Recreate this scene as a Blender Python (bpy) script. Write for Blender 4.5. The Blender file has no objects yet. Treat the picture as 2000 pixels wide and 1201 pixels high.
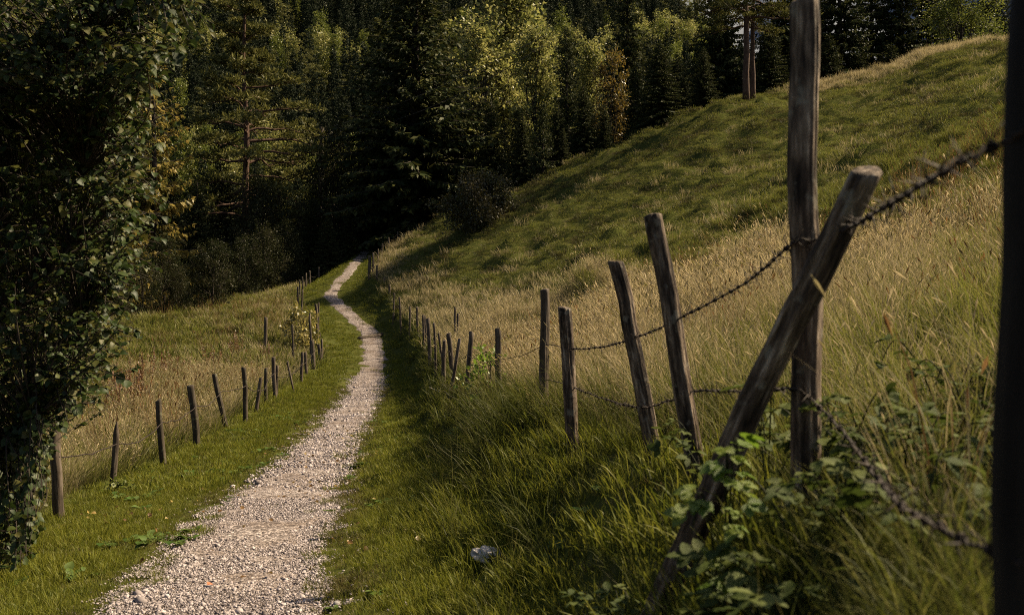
import bpy, math, random
import numpy as np
from mathutils import Vector, Matrix

random.seed(7)
RNG = np.random.default_rng(11)
SC = bpy.context.scene
COL = SC.collection
PI = math.pi
R = math.radians

# ------------------------------------------------------------------ camera, sky, sun, exposure
CZ = 2.4                       # camera height over the datum
LENS = 35.0
F = 2000 * LENS / 36.0         # focal length in pixels of the 2000 px wide photograph
cam_data = bpy.data.cameras.new('camera')
cam_data.lens = LENS
cam_data.sensor_width = 36.0
cam_data.clip_start = 0.05
cam_data.clip_end = 6000
cam_data.dof.use_dof = True
cam_data.dof.focus_distance = 17.0
cam_data.dof.aperture_fstop = 3.6
cam = bpy.data.objects.new('camera', cam_data)
COL.objects.link(cam)
cam.location = (0, 0, CZ)
cam.rotation_euler = (R(90), 0, 0)
SC.camera = cam

SUN_AZ = 67.0                  # degrees to the right of the viewing direction (+Y)
SUN_EL = 44.0
world = bpy.data.worlds.new('World')
SC.world = world
world.use_nodes = True
wn = world.node_tree.nodes
wl = world.node_tree.links
wn.clear()
w_out = wn.new('ShaderNodeOutputWorld')
w_bg = wn.new('ShaderNodeBackground')
w_sky = wn.new('ShaderNodeTexSky')
w_sky.sky_type = 'NISHITA'
w_sky.sun_disc = False
w_sky.sun_elevation = R(SUN_EL)
w_sky.sun_rotation = R(SUN_AZ)
w_sky.air_density = 1.0
w_sky.dust_density = 3.5
w_sky.ozone_density = 0.6
w_bg.inputs['Strength'].default_value = 0.05
wl.new(w_sky.outputs[0], w_bg.inputs['Color'])
wl.new(w_bg.outputs[0], w_out.inputs['Surface'])

sun_data = bpy.data.lights.new('sun', 'SUN')
sun_data.energy = 5.0
sun_data.angle = R(0.6)
sun_data.color = (1.0, 0.82, 0.55)
sun = bpy.data.objects.new('sun', sun_data)
COL.objects.link(sun)
SUNV = Vector((math.sin(R(SUN_AZ)) * math.cos(R(SUN_EL)), math.cos(R(SUN_AZ)) * math.cos(R(SUN_EL)), math.sin(R(SUN_EL))))
sun.rotation_euler = (-SUNV).to_track_quat('-Z', 'Y').to_euler()
sun.location = (40, 20, 60)

SC.view_settings.view_transform = 'Standard'
SC.view_settings.look = 'None'
SC.view_settings.gamma = 1.0
SC.view_settings.use_curve_mapping = False
SC.view_settings.exposure = 1.15
SC.cycles.use_denoising = False
SC.cycles.denoiser = 'OPENIMAGEDENOISE'
SC.cycles.denoising_input_passes = 'RGB_ALBEDO_NORMAL'
SC.cycles.denoising_prefilter = 'ACCURATE'
SC.cycles.filter_width = 1.0
SC.cycles.max_bounces = 6
SC.cycles.diffuse_bounces = 1
SC.cycles.glossy_bounces = 2
SC.cycles.transmission_bounces = 3
SC.cycles.volume_bounces = 0
SC.cycles.sample_clamp_indirect = 4.0
SC.render.use_persistent_data = False
HAZE = 0.0                  # density of the valley air


# ------------------------------------------------------------------ small helpers
def U(px, py, Y):
    """a point Y metres away seen at pixel (px, py) of the photograph"""
    return np.array([(px - 1000) / F * Y, Y, CZ + (600.5 - py) / F * Y])


def hash01(ix, iy, seed):
    n = (ix.astype(np.int64) * 374761393 + iy.astype(np.int64) * 668265263 + seed * 1442695041) & 0xFFFFFFFF
    n = ((n ^ (n >> 13)) * 1274126177) & 0xFFFFFFFF
    n = n ^ (n >> 16)
    return (n & 0xFFFFFF) / float(0xFFFFFF)


def vnoise(x, y, scale, seed=0):
    """value noise, -1..1, feature size = scale metres"""
    x = np.asarray(x, float) / scale
    y = np.asarray(y, float) / scale
    ix, iy = np.floor(x), np.floor(y)
    fx, fy = x - ix, y - iy
    fx = fx * fx * (3 - 2 * fx)
    fy = fy * fy * (3 - 2 * fy)
    a, b = hash01(ix, iy, seed), hash01(ix + 1, iy, seed)
    c, d = hash01(ix, iy + 1, seed), hash01(ix + 1, iy + 1, seed)
    return ((a + (b - a) * fx) * (1 - fy) + (c + (d - c) * fx) * fy) * 2 - 1


def sstep(a, b, v):
    t = np.clip((np.asarray(v, float) - a) / (b - a), 0, 1)
    return t * t * (3 - 2 * t)


def mesh_data(name, V, faces, mats=(), attrs=None, smooth=False, mat_idx=None):
    """V (n,3); faces: a list of (m,k) integer arrays; attrs: {name: per-vertex floats}"""
    me = bpy.data.meshes.new(name)
    V = np.asarray(V, np.float32)
    faces = [np.asarray(f, np.int32) for f in faces if len(f)]
    me.vertices.add(len(V))
    me.vertices.foreach_set('co', V.ravel())
    if faces:
        loops = np.concatenate([f.ravel() for f in faces])
        tot = np.concatenate([np.full(len(f), f.shape[1], np.int32) for f in faces])
        start = np.concatenate([[0], np.cumsum(tot)[:-1]]).astype(np.int32)
        me.loops.add(len(loops))
        me.loops.foreach_set('vertex_index', loops)
        me.polygons.add(len(tot))
        me.polygons.foreach_set('loop_start', start)
        me.polygons.foreach_set('loop_total', tot)
        if smooth:
            me.polygons.foreach_set('use_smooth', np.ones(len(tot), bool))
        if mat_idx is not None:
            me.polygons.foreach_set('material_index', np.asarray(mat_idx, np.int32))
    for k, v in (attrs or {}).items():
        v = np.asarray(v, np.float32)
        if v.ndim == 1:
            me.attributes.new(k, 'FLOAT', 'POINT').data.foreach_set('value', v)
        else:
            me.attributes.new(k, 'FLOAT_VECTOR', 'POINT').data.foreach_set('vector', v.ravel())
    for m in mats:
        me.materials.append(m)
    me.update(calc_edges=True)
    return me


def obj(name, me, parent=None, loc=None, rot=None, scale=None):
    o = bpy.data.objects.new(name, me)
    COL.objects.link(o)
    if parent is not None:
        o.parent = parent
    if loc is not None:
        o.location = tuple(float(v) for v in loc)
    if rot is not None:
        o.rotation_euler = tuple(float(v) for v in rot)
    if scale is not None:
        o.scale = (scale, scale, scale) if np.isscalar(scale) else tuple(float(v) for v in scale)
    return o


def tag(o, label=None, cat=None, group=None, kind=None):
    if label: o['label'] = label
    if cat: o['category'] = cat
    if group: o['group'] = group
    if kind: o['kind'] = kind
    return o


class MB:
    """collects pieces into one mesh"""
    def __init__(self):
        self.V, self.F, self.A, self.n = [], [], [], 0

    def add(self, V, faces, a=0.0):
        V = np.asarray(V, float)
        for f in faces:
            if len(f):
                self.F.append(np.asarray(f, np.int64) + self.n)
        self.V.append(V)
        self.A.append(np.full(len(V), a) if np.isscalar(a) else np.asarray(a))
        self.n += len(V)

    def data(self, name, mat, smooth=False):
        if not self.V:
            return mesh_data(name, np.zeros((0, 3)), [], [mat])
        byk = {}
        for f in self.F:
            byk.setdefault(f.shape[1], []).append(f)
        return mesh_data(name, np.concatenate(self.V), [np.concatenate(v) for v in byk.values()],
                         [mat], {'rnd': np.concatenate(self.A)}, smooth)

    def tube(self, P, r, seg=6, a=0.0, cap=True):
        V, fs = tube(P, r, seg, cap)
        self.add(V, fs, a)


def tube(P, r, seg=6, cap=True):
    P = np.asarray(P, float)
    n = len(P)
    r = np.full(n, r) if np.isscalar(r) else np.asarray(r, float)
    T = np.gradient(P, axis=0)
    T /= np.linalg.norm(T, axis=1)[:, None] + 1e-12
    ref = np.array([0, 0, 1.0]) if abs(T[:, 2]).mean() < 0.8 else np.array([1.0, 0, 0])
    A = np.cross(T, ref)
    A /= np.linalg.norm(A, axis=1)[:, None] + 1e-12
    B = np.cross(T, A)
    th = np.linspace(0, 2 * PI, seg, endpoint=False)
    V = P[:, None] + r[:, None, None] * (A[:, None] * np.cos(th)[None, :, None] + B[:, None] * np.sin(th)[None, :, None])
    V = V.reshape(-1, 3)
    i = np.arange(n - 1)[:, None] * seg
    j = np.arange(seg)[None]
    j2 = (j + 1) % seg
    Q = np.stack([i + j, i + j2, i + seg + j2, i + seg + j], -1).reshape(-1, 4)
    fs = [Q]
    if cap:
        fs.append(np.arange(seg)[None, ::-1])
        fs.append((np.arange(seg) + (n - 1) * seg)[None])
    return V, fs


def catmull(P, n=8):
    P = np.asarray(P, float)
    P = np.vstack([2 * P[0] - P[1], P, 2 * P[-1] - P[-2]])
    out = []
    for i in range(1, len(P) - 2):
        t = np.linspace(0, 1, n, endpoint=False)[:, None]
        a, b, c, d = P[i - 1], P[i], P[i + 1], P[i + 2]
        out.append(0.5 * ((2 * b) + (-a + c) * t + (2 * a - 5 * b + 4 * c - d) * t ** 2 + (-a + 3 * b - 3 * c + d) * t ** 3))
    out.append(P[-2][None])
    return np.vstack(out)


# ------------------------------------------------------------------ materials
def new_mat(name):
    m = bpy.data.materials.new(name)
    m.use_nodes = True
    m.node_tree.nodes.clear()
    return m, m.node_tree.nodes, m.node_tree.links


def ramp(nodes, stops, interp='LINEAR'):
    r = nodes.new('ShaderNodeValToRGB')
    r.color_ramp.interpolation = interp
    els = r.color_ramp.elements
    while len(els) < len(stops):
        els.new(0.5)
    for e, (p, c) in zip(els, stops):
        e.position = p
        e.color = (*c, 1)
    return r


def blade_mat(name, root, tips, transl=0.4, gloss=0.012, rough=0.5):
    """grass blades: root colour, several tip colours picked per clump; lets light through"""
    m, n, l = new_mat(name)
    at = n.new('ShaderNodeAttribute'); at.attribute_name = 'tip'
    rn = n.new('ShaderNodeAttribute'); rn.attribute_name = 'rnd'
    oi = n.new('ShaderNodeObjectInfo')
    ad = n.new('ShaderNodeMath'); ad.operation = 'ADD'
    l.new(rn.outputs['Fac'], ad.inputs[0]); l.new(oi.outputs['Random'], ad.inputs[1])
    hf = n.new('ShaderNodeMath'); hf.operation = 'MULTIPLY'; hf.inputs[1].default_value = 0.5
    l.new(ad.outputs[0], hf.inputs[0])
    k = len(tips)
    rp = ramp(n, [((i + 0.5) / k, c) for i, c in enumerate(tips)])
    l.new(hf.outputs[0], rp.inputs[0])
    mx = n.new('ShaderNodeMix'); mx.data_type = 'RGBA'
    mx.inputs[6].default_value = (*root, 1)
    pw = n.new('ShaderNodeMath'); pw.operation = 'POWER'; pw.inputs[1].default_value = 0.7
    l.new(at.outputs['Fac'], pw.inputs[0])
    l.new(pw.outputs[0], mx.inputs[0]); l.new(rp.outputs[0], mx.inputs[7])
    d = n.new('ShaderNodeBsdfDiffuse'); t = n.new('ShaderNodeBsdfTranslucent'); g = n.new('ShaderNodeBsdfGlossy')
    g.inputs['Roughness'].default_value = rough
    l.new(mx.outputs[2], d.inputs[0]); l.new(mx.outputs[2], t.inputs[0])
    m1 = n.new('ShaderNodeMixShader'); m1.inputs[0].default_value = transl
    l.new(d.outputs[0], m1.inputs[1]); l.new(t.outputs[0], m1.inputs[2])
    m2 = n.new('ShaderNodeMixShader'); m2.inputs[0].default_value = gloss
    l.new(m1.outputs[0], m2.inputs[1]); l.new(g.outputs[0], m2.inputs[2])
    o = n.new('ShaderNodeOutputMaterial'); l.new(m2.outputs[0], o.inputs[0])
    return m


def leaf_mat(name, cols, transl=0.3, gloss=0.06, rough=0.4, veins=False, per_object=False):
    m, n, l = new_mat(name)
    rn = n.new('ShaderNodeAttribute'); rn.attribute_name = 'rnd'
    k = len(cols)
    rp = ramp(n, [((i + 0.5) / k, c) for i, c in enumerate(cols)])
    if per_object:
        oi = n.new('ShaderNodeObjectInfo')
        l.new(oi.outputs['Random'], rp.inputs[0])
    else:
        l.new(rn.outputs['Fac'], rp.inputs[0])
    colsock = rp.outputs[0]
    g = n.new('ShaderNodeBsdfGlossy'); g.inputs['Roughness'].default_value = rough
    d = n.new('ShaderNodeBsdfDiffuse'); t = n.new('ShaderNodeBsdfTranslucent')
    if veins:
        tc = n.new('ShaderNodeTexCoord')
        ns = n.new('ShaderNodeTexNoise'); ns.inputs['Scale'].default_value = 60; ns.inputs['Detail'].default_value = 3
        l.new(tc.outputs['Object'], ns.inputs[0])
        bp = n.new('ShaderNodeBump'); bp.inputs['Strength'].default_value = 0.5; bp.inputs['Distance'].default_value = 0.004
        l.new(ns.outputs[0], bp.inputs['Height'])
        l.new(bp.outputs[0], g.inputs['Normal']); l.new(bp.outputs[0], d.inputs['Normal'])
    l.new(colsock, d.inputs[0]); l.new(colsock, t.inputs[0])
    m1 = n.new('ShaderNodeMixShader'); m1.inputs[0].default_value = transl
    l.new(d.outputs[0], m1.inputs[1]); l.new(t.outputs[0], m1.inputs[2])
    m2 = n.new('ShaderNodeMixShader'); m2.inputs[0].default_value = gloss
    l.new(m1.outputs[0], m2.inputs[1]); l.new(g.outputs[0], m2.inputs[2])
    o = n.new('ShaderNodeOutputMaterial'); l.new(m2.outputs[0], o.inputs[0])
    return m


def wood_mat(name, stops, scale=(28, 28, 2.2), bump=0.6, rough=0.85, moss=None):
    m, n, l = new_mat(name)
    tc = n.new('ShaderNodeTexCoord')
    oi = n.new('ShaderNodeObjectInfo')
    mp = n.new('ShaderNodeMapping'); mp.inputs['Scale'].default_value = scale
    l.new(tc.outputs['Object'], mp.inputs['Vector'])
    cx = n.new('ShaderNodeCombineXYZ')
    ml = n.new('ShaderNodeMath'); ml.operation = 'MULTIPLY'; ml.inputs[1].default_value = 37
    l.new(oi.outputs['Random'], ml.inputs[0]); l.new(ml.outputs[0], cx.inputs[2])
    l.new(cx.outputs[0], mp.inputs['Location'])
    ns = n.new('ShaderNodeTexNoise'); ns.inputs['Scale'].default_value = 1.0; ns.inputs['Detail'].default_value = 6
    ns.inputs['Roughness'].default_value = 0.65
    l.new(mp.outputs[0], ns.inputs[0])
    rp = ramp(n, stops)
    l.new(ns.outputs[0], rp.inputs[0])
    n2 = n.new('ShaderNodeTexNoise'); n2.inputs['Scale'].default_value = 5; n2.inputs['Detail'].default_value = 4
    l.new(tc.outputs['Object'], n2.inputs[0])
    mx = n.new('ShaderNodeMix'); mx.data_type = 'RGBA'; mx.blend_type = 'MULTIPLY'; mx.inputs[0].default_value = 0.7
    r2 = ramp(n, [(0.3, (0.45, 0.42, 0.38)), (0.7, (1.0, 1.0, 1.0))])
    l.new(n2.outputs[0], r2.inputs[0])
    l.new(rp.outputs[0], mx.inputs[6]); l.new(r2.outputs[0], mx.inputs[7])
    b = n.new('ShaderNodeBsdfPrincipled')
    b.inputs['Roughness'].default_value = rough
    b.inputs['Specular IOR Level'].default_value = 0.25
    col = mx.outputs[2]
    if moss:
        n3 = n.new('ShaderNodeTexNoise'); n3.inputs['Scale'].default_value = 14; n3.inputs['Detail'].default_value = 5
        l.new(tc.outputs['Object'], n3.inputs[0])
        r3 = ramp(n, [(0.58, (0, 0, 0)), (0.68, (0.7, 0.7, 0.7))])
        l.new(n3.outputs[0], r3.inputs[0])
        m3 = n.new('ShaderNodeMix'); m3.data_type = 'RGBA'; m3.inputs[7].default_value = (*moss, 1)
        l.new(r3.outputs[0], m3.inputs[0]); l.new(col, m3.inputs[6])
        col = m3.outputs[2]
    l.new(col, b.inputs['Base Color'])
    bp = n.new('ShaderNodeBump'); bp.inputs['Strength'].default_value = bump; bp.inputs['Distance'].default_value = 0.02
    l.new(ns.outputs[0], bp.inputs['Height']); l.new(bp.outputs[0], b.inputs['Normal'])
    o = n.new('ShaderNodeOutputMaterial'); l.new(b.outputs[0], o.inputs[0])
    return m


def simple_mat(name, col, rough=0.8, noise=None, metal=0.0, scale=20, bump=0.0, rnd=False):
    m, n, l = new_mat(name)
    b = n.new('ShaderNodeBsdfPrincipled')
    b.inputs['Roughness'].default_value = rough
    b.inputs['Metallic'].default_value = metal
    b.inputs['Specular IOR Level'].default_value = 0.3
    if noise:
        tc = n.new('ShaderNodeTexCoord')
        ns = n.new('ShaderNodeTexNoise'); ns.inputs['Scale'].default_value = scale; ns.inputs['Detail'].default_value = 6
        l.new(tc.outputs['Object'], ns.inputs[0])
        rp = ramp(n, [(0.35, col), (0.65, noise)])
        if rnd:
            oi = n.new('ShaderNodeObjectInfo'); l.new(oi.outputs['Random'], rp.inputs[0])
            rp.color_ramp.elements[0].position = 0.0
            rp.color_ramp.elements[1].position = 1.0
        else:
            l.new(ns.outputs[0], rp.inputs[0])
        l.new(rp.outputs[0], b.inputs['Base Color'])
        if bump:
            bp = n.new('ShaderNodeBump'); bp.inputs['Strength'].default_value = bump; bp.inputs['Distance'].default_value = 0.02
            l.new(ns.outputs[0], bp.inputs['Height']); l.new(bp.outputs[0], b.inputs['Normal'])
    else:
        b.inputs['Base Color'].default_value = (*col, 1)
    o = n.new('ShaderNodeOutputMaterial'); l.new(b.outputs[0], o.inputs[0])
    return m


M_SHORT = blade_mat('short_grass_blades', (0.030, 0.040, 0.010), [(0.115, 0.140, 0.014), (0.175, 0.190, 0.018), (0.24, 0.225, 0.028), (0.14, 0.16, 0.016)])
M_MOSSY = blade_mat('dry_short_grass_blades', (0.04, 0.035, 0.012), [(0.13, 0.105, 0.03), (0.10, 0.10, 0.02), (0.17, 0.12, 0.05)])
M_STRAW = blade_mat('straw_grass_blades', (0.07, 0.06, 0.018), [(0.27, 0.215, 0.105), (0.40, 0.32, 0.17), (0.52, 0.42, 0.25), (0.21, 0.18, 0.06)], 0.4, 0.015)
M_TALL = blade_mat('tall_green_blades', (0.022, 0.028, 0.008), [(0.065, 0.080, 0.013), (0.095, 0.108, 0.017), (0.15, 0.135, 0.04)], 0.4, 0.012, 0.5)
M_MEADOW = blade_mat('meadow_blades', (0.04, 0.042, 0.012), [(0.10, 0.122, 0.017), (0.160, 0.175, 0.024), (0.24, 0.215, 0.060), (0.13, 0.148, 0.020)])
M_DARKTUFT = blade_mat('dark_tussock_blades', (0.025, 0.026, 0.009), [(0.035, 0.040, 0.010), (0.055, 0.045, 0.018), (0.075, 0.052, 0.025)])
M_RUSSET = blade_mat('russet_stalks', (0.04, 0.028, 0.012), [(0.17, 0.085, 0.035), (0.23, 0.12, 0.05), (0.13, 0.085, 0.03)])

M_SPRUCE = leaf_mat('spruce_needles', [(0.020, 0.028, 0.010), (0.034, 0.042, 0.013), (0.058, 0.060, 0.018)], 0.15, 0.01, 0.5)
M_FARSPRUCE = leaf_mat('shaded_far_spruce_needles', [(0.012, 0.018, 0.009), (0.020, 0.028, 0.013), (0.032, 0.040, 0.017)], 0.1, 0.01, 0.5)  # darker copy of the spruce needles, painting the far hillside as shaded
M_PINE = leaf_mat('pine_needles', [(0.055, 0.060, 0.016), (0.10, 0.10, 0.026), (0.16, 0.15, 0.042)], 0.25, 0.015, 0.5)
M_LARCH = leaf_mat('larch_needles', [(0.09, 0.085, 0.022), (0.17, 0.14, 0.035), (0.27, 0.20, 0.05)], 0.35, 0.01)
M_YELLOWGREEN = leaf_mat('yellow_green_leaves', [(0.10, 0.115, 0.028), (0.20, 0.205, 0.055), (0.36, 0.33, 0.11)], 0.45, 0.02)
M_GREENLEAF = leaf_mat('green_leaves', [(0.08, 0.10, 0.02), (0.12, 0.14, 0.027), (0.16, 0.17, 0.032)], 0.4, 0.02)
M_ORANGELEAF = leaf_mat('orange_leaves', [(0.14, 0.09, 0.02), (0.22, 0.15, 0.03), (0.08, 0.075, 0.018)], 0.4, 0.04)
M_DARKLEAF = leaf_mat('dark_shrub_leaves', [(0.018, 0.024, 0.008), (0.030, 0.034, 0.011), (0.040, 0.036, 0.014)], 0.2, 0.01)
M_BROWNLEAF = leaf_mat('brownish_shrub_leaves', [(0.045, 0.038, 0.015), (0.06, 0.05, 0.018), (0.05, 0.055, 0.016)], 0.3, 0.03)
M_HAZEL = leaf_mat('hazel_leaves', [(0.016, 0.028, 0.007), (0.028, 0.045, 0.009), (0.040, 0.058, 0.012), (0.075, 0.072, 0.015)], 0.25, 0.02, 0.5, veins=True)
M_HAZEL1 = leaf_mat('hazel_single_leaves', [(0.016, 0.028, 0.007), (0.028, 0.045, 0.009), (0.040, 0.058, 0.012), (0.075, 0.072, 0.015)], 0.25, 0.02, 0.5, veins=True, per_object=True)
M_BRAMBLE = leaf_mat('bramble_leaves', [(0.045, 0.065, 0.012), (0.07, 0.092, 0.018), (0.10, 0.12, 0.03)], 0.35, 0.018, 0.5, veins=True, per_object=True)
M_FRESH = leaf_mat('fresh_green_leaves', [(0.09, 0.15, 0.015), (0.13, 0.20, 0.02), (0.16, 0.21, 0.03)], 0.5, 0.03, 0.4, veins=True, per_object=True)
M_YELLOWLEAF = leaf_mat('yellow_leaves', [(0.10, 0.10, 0.02), (0.22, 0.19, 0.05), (0.36, 0.29, 0.09), (0.09, 0.08, 0.02)], 0.4, 0.05)
M_BARK = wood_mat('dark_bark', [(0.3, (0.018, 0.013, 0.010)), (0.6, (0.05, 0.038, 0.028)), (0.8, (0.08, 0.065, 0.05))], (8, 8, 1.5), 0.8)
M_PINEBARK = wood_mat('pine_bark', [(0.3, (0.04, 0.022, 0.014)), (0.55, (0.10, 0.055, 0.036)), (0.8, (0.16, 0.10, 0.07))], (6, 6, 1.5), 0.8)
M_POST = wood_mat('weathered_post_wood', [(0.36, (0.012, 0.008, 0.006)), (0.48, (0.075, 0.052, 0.036)), (0.58, (0.20, 0.150, 0.108)), (0.70, (0.52, 0.43, 0.34))], (30, 30, 4.0), 1.0, moss=(0.20, 0.18, 0.14))
M_POSTFAR = wood_mat('fence_post_wood', [(0.25, (0.018, 0.013, 0.009)), (0.5, (0.080, 0.060, 0.043)), (0.75, (0.20, 0.165, 0.13))], (22, 22, 2.0), 0.7)
M_POSTMOSS = wood_mat('lichen_post_wood', [(0.25, (0.016, 0.012, 0.008)), (0.5, (0.052, 0.040, 0.026)), (0.75, (0.12, 0.095, 0.07))], (22, 22, 2.0), 0.8, moss=(0.12, 0.12, 0.07))
M_POLE = wood_mat('grey_pole_wood', [(0.3, (0.06, 0.05, 0.04)), (0.7, (0.16, 0.13, 0.10))], (10, 10, 1.0), 0.4)
M_WIRE = simple_mat('rusty_wire', (0.012, 0.008, 0.006), 0.75, (0.036, 0.023, 0.017), 0.2, 60)
M_CABLE = simple_mat('black_cable', (0.02, 0.02, 0.02), 0.6)
M_POSTBLACK = wood_mat('silhouette_post_wood', [(0.3, (0.006, 0.005, 0.004)), (0.7, (0.022, 0.017, 0.013))], (26, 26, 1.8), 0.9)  # wood darkened to paint the near post as a backlit silhouette
M_STONE = simple_mat('pale_stone', (0.42, 0.37, 0.33), 0.85, (0.75, 0.70, 0.66), 0, 30, 0.8)
M_PEBBLE = simple_mat('grey_pebble', (0.20, 0.19, 0.19), 0.7, (0.30, 0.28, 0.27), 0, 30, 0.3)
M_GRAVEL = simple_mat('gravel_stones', (0.09, 0.072, 0.068), 0.75, (0.46, 0.395, 0.385), 0, 20, 0, rnd=True)
M_MOUNTAIN = simple_mat('haze_tinted_rock', (0.09, 0.11, 0.15), 0.9, (0.22, 0.25, 0.30), 0, 0.02)  # rock tinted blue, standing in for distance haze
M_FALLEN = simple_mat('fallen_leaf_orange', (0.38, 0.12, 0.05), 0.6)
M_STICK = simple_mat('bleached_wood', (0.30, 0.26, 0.21), 0.8, (0.45, 0.40, 0.33), 0, 15)

# ------------------------------------------------------------------ the lie of the land
YS = np.array([-8, 0, 3.5, 7, 11.5, 18, 25, 33, 40, 46, 53, 57, 61, 65, 70, 77, 85, 100.0])


def tab(rows):
    """rows of (Y, x, z-relative-to-camera)"""
    a = np.array(rows, float)
    return a[:, 0], a[:, 1], a[:, 2] + CZ


def P3(px, py, Y):
    p = U(px, py, Y)
    return (Y, p[0], p[2] - CZ)


_path = tab([(-8, -0.9, -1.55), (0, -1.40, -1.78), (3.5, -1.78, -1.96), P3(420, 1200, 7), P3(518, 1015, 11.5), P3(616, 900, 18),
             P3(666, 830, 25), P3(707, 780, 33), P3(722, 735, 40), P3(732, 700, 46), P3(722, 650, 53), P3(678, 610, 57), P3(644, 582, 61),
             P3(657, 557, 65), P3(682, 530, 70), P3(703, 505, 77), P3(716, 488, 85), (100, -14.0, 5.6), (140, -16, -2)])
_pw_y = np.array([-8, 7, 11.5, 18, 33, 46, 57, 65, 85, 140.0])
_pw_w = np.array([1.4, 1.36, 1.42, 1.30, 1.22, 1.12, 1.0, 0.85, 0.85, 0.9])
_lf = tab([(-8, -3.3, -1.9), (0, -4.1, -2.2), (7, -5.0, -2.45), P3(112, 1010, 12), P3(318, 910, 16.5), P3(478, 826, 22), P3(535, 778, 27),
           P3(592, 750, 34), P3(612, 720, 38), P3(630, 706, 44), P3(617, 656, 48.5), P3(592, 608, 56), P3(583, 594, 61), P3(598, 563, 66),
           P3(606, 560, 70), P3(623, 549, 76), P3(634, 545, 80), (100, -17.5, 3.2), (140, -20, -3)])
_rf = tab([(-8, 0.4, -0.6), (0, 0.68, -0.72), (1.4, 0.74, -0.74), (3.4, 1.02, -0.80), (5.3, 1.0, -0.92), (6.4, 0.92, -0.98), (8.2, 0.52, -1.2),
           (11, 0.34, -1.25), (14.5, -0.2, -1.36), (18, -0.8, -1.6), P3(885, 735, 25), P3(848, 686, 34), P3(827, 648, 42), P3(800, 626, 50), P3(772, 605, 54),
           P3(757, 581, 57), P3(741, 557, 60), P3(727, 540, 64), P3(745, 497, 74), P3(777, 470, 80), (100, -9, 6.0), (140, -9, -1)])
# gradient of the hillside right of the fence (near part, far part)
_sl_y = np.array([-8, 0, 5, 10, 20, 30, 45, 60, 70, 76, 84, 95, 110, 140.0])
_sl_a = np.array([0.20, 0.22, 0.26, 0.31, 0.37, 0.41, 0.435, 0.42, 0.437, 0.445, 0.36, 0.26, 0.15, 0.0])
# z change of the left meadow: 12 m and 40 m left of the left fence
_lm_y = np.array([-8, 7, 12, 20, 30, 40, 48, 56, 66, 75, 85, 100, 140.0])
_lm_a = np.array([-0.4, -0.3, -0.25, -0.1, 0.25, 0.65, 0.35, -0.9, -2.6, -4.0, -5.5, -7, 0])
_lm_b = np.array([-1, -1, -1, -0.8, 0.4, 1.0, -0.6, -3.5, -6.0, -8, -9, -9, 0])


def smooth_tab(yy, vv, y):
    fine = np.arange(-10, 150.01, 0.25)
    f = np.interp(fine, yy, vv)
    return fine, f


_fine = np.arange(-10, 150.01, 0.25)
_ker = np.exp(-0.5 * (np.arange(-16, 17) * 0.25 / 1.1) ** 2)
_ker /= _ker.sum()


def _prep(yy, vv):
    f = np.interp(_fine, yy, vv)
    g = np.convolve(np.pad(f, 16, mode='edge'), _ker, mode='valid')
    return g


_T = {k: _prep(a, b) for k, a, b in (
    ('px', _path[0], _path[1]), ('pz', _path[0], _path[2]), ('pw', _pw_y, _pw_w),
    ('lx', _lf[0], _lf[1]), ('lz', _lf[0], _lf[2]), ('rx', _rf[0], _rf[1]), ('rz', _rf[0], _rf[2]),
    ('sa', _sl_y, _sl_a), ('la', _lm_y, _lm_a), ('lb', _lm_y, _lm_b))}


def T(k, y):
    return np.interp(y, _fine, _T[k])


RIDGE_X = np.array([-1500, -350, 0, 75, 104, 127, 200, 600, 1500.0])
RIDGE_Z = np.array([330, 300, 275, 240, 190, 150, 112, 100, 100.0])


def knots(y):
    """x and z of the feature lines at depth y; y (n,) -> (n,k)"""
    px, pz, pw = T('px', y), T('pz', y), T('pw', y) / 2
    lx, lz, rx, rz = T('lx', y), T('lz', y), T('rx', y), T('rz', y)
    sa = T('sa', y)
    la, lb = T('la', y), T('lb', y)
    xs = [lx - 150, lx - 40, lx - 12, lx, px - pw - 0.1, px + pw + 0.1]
    zs = [lz + lb - 2, lz + lb, lz + la, lz, pz, pz]
    w = rx - (px + pw + 0.1)
    for f, g in ((0.40, 0.12), (0.66, 0.33), (0.84, 0.74)):
        xs.append(px + pw + 0.1 + w * f)
        zs.append(pz + (rz - pz) * g)
    xs += [rx, rx + 6, rx + 25, rx + 40, rx + 150]
    zs += [rz, rz + 6 * sa * 1.04, rz + 25 * sa, rz + 25 * sa + 15 * sa * 0.62, rz + 25 * sa + 15 * sa * 0.62 + 6]
    return np.stack(xs, -1), np.stack(zs, -1)


def H0(x, y):
    x = np.atleast_1d(np.asarray(x, float)); y = np.atleast_1d(np.asarray(y, float))
    yc = np.clip(y, -9, 149)
    X, Z = knots(yc)
    out = np.where(x < X[:, 0], Z[:, 0], Z[:, -1])
    for j in range(X.shape[1] - 1):
        a, b = X[:, j], X[:, j + 1]
        t = (x - a) / np.maximum(b - a, 1e-6)
        out = np.where((x >= a) & (x < b), Z[:, j] + (Z[:, j + 1] - Z[:, j]) * t, out)
    # shallow saddle in the crest
    out = out - 1.15 * np.exp(-((x / np.maximum(y, 1) - 0.345) / 0.075) ** 2) * sstep(38, 58, y)
    # valley and far hillside
    v = sstep(95, 140, y)
    out = out * (1 - v) + (-4.0) * v
    rz = np.interp(x, RIDGE_X, RIDGE_Z)
    rz = rz + 8 * vnoise(x, y, 60, 5) + 4 * vnoise(x, y, 25, 6)
    up = np.clip((y - 190) / (720 - 190), 0, 1)
    dn = sstep(720, 1050, y)
    out = out + (rz + 4) * up ** 0.9 * (1 - dn * 0.75) * (y > 190)
    return out


def zones(x, y):
    """distances used for masks"""
    px, pw = T('px', y), T('pw', y) / 2
    return dict(dl=x - T('lx', y), dr=x - T('rx', y), dp=np.abs(x - px) - pw, side=np.sign(x - px), w=T('rx', y) - px - pw)


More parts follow.
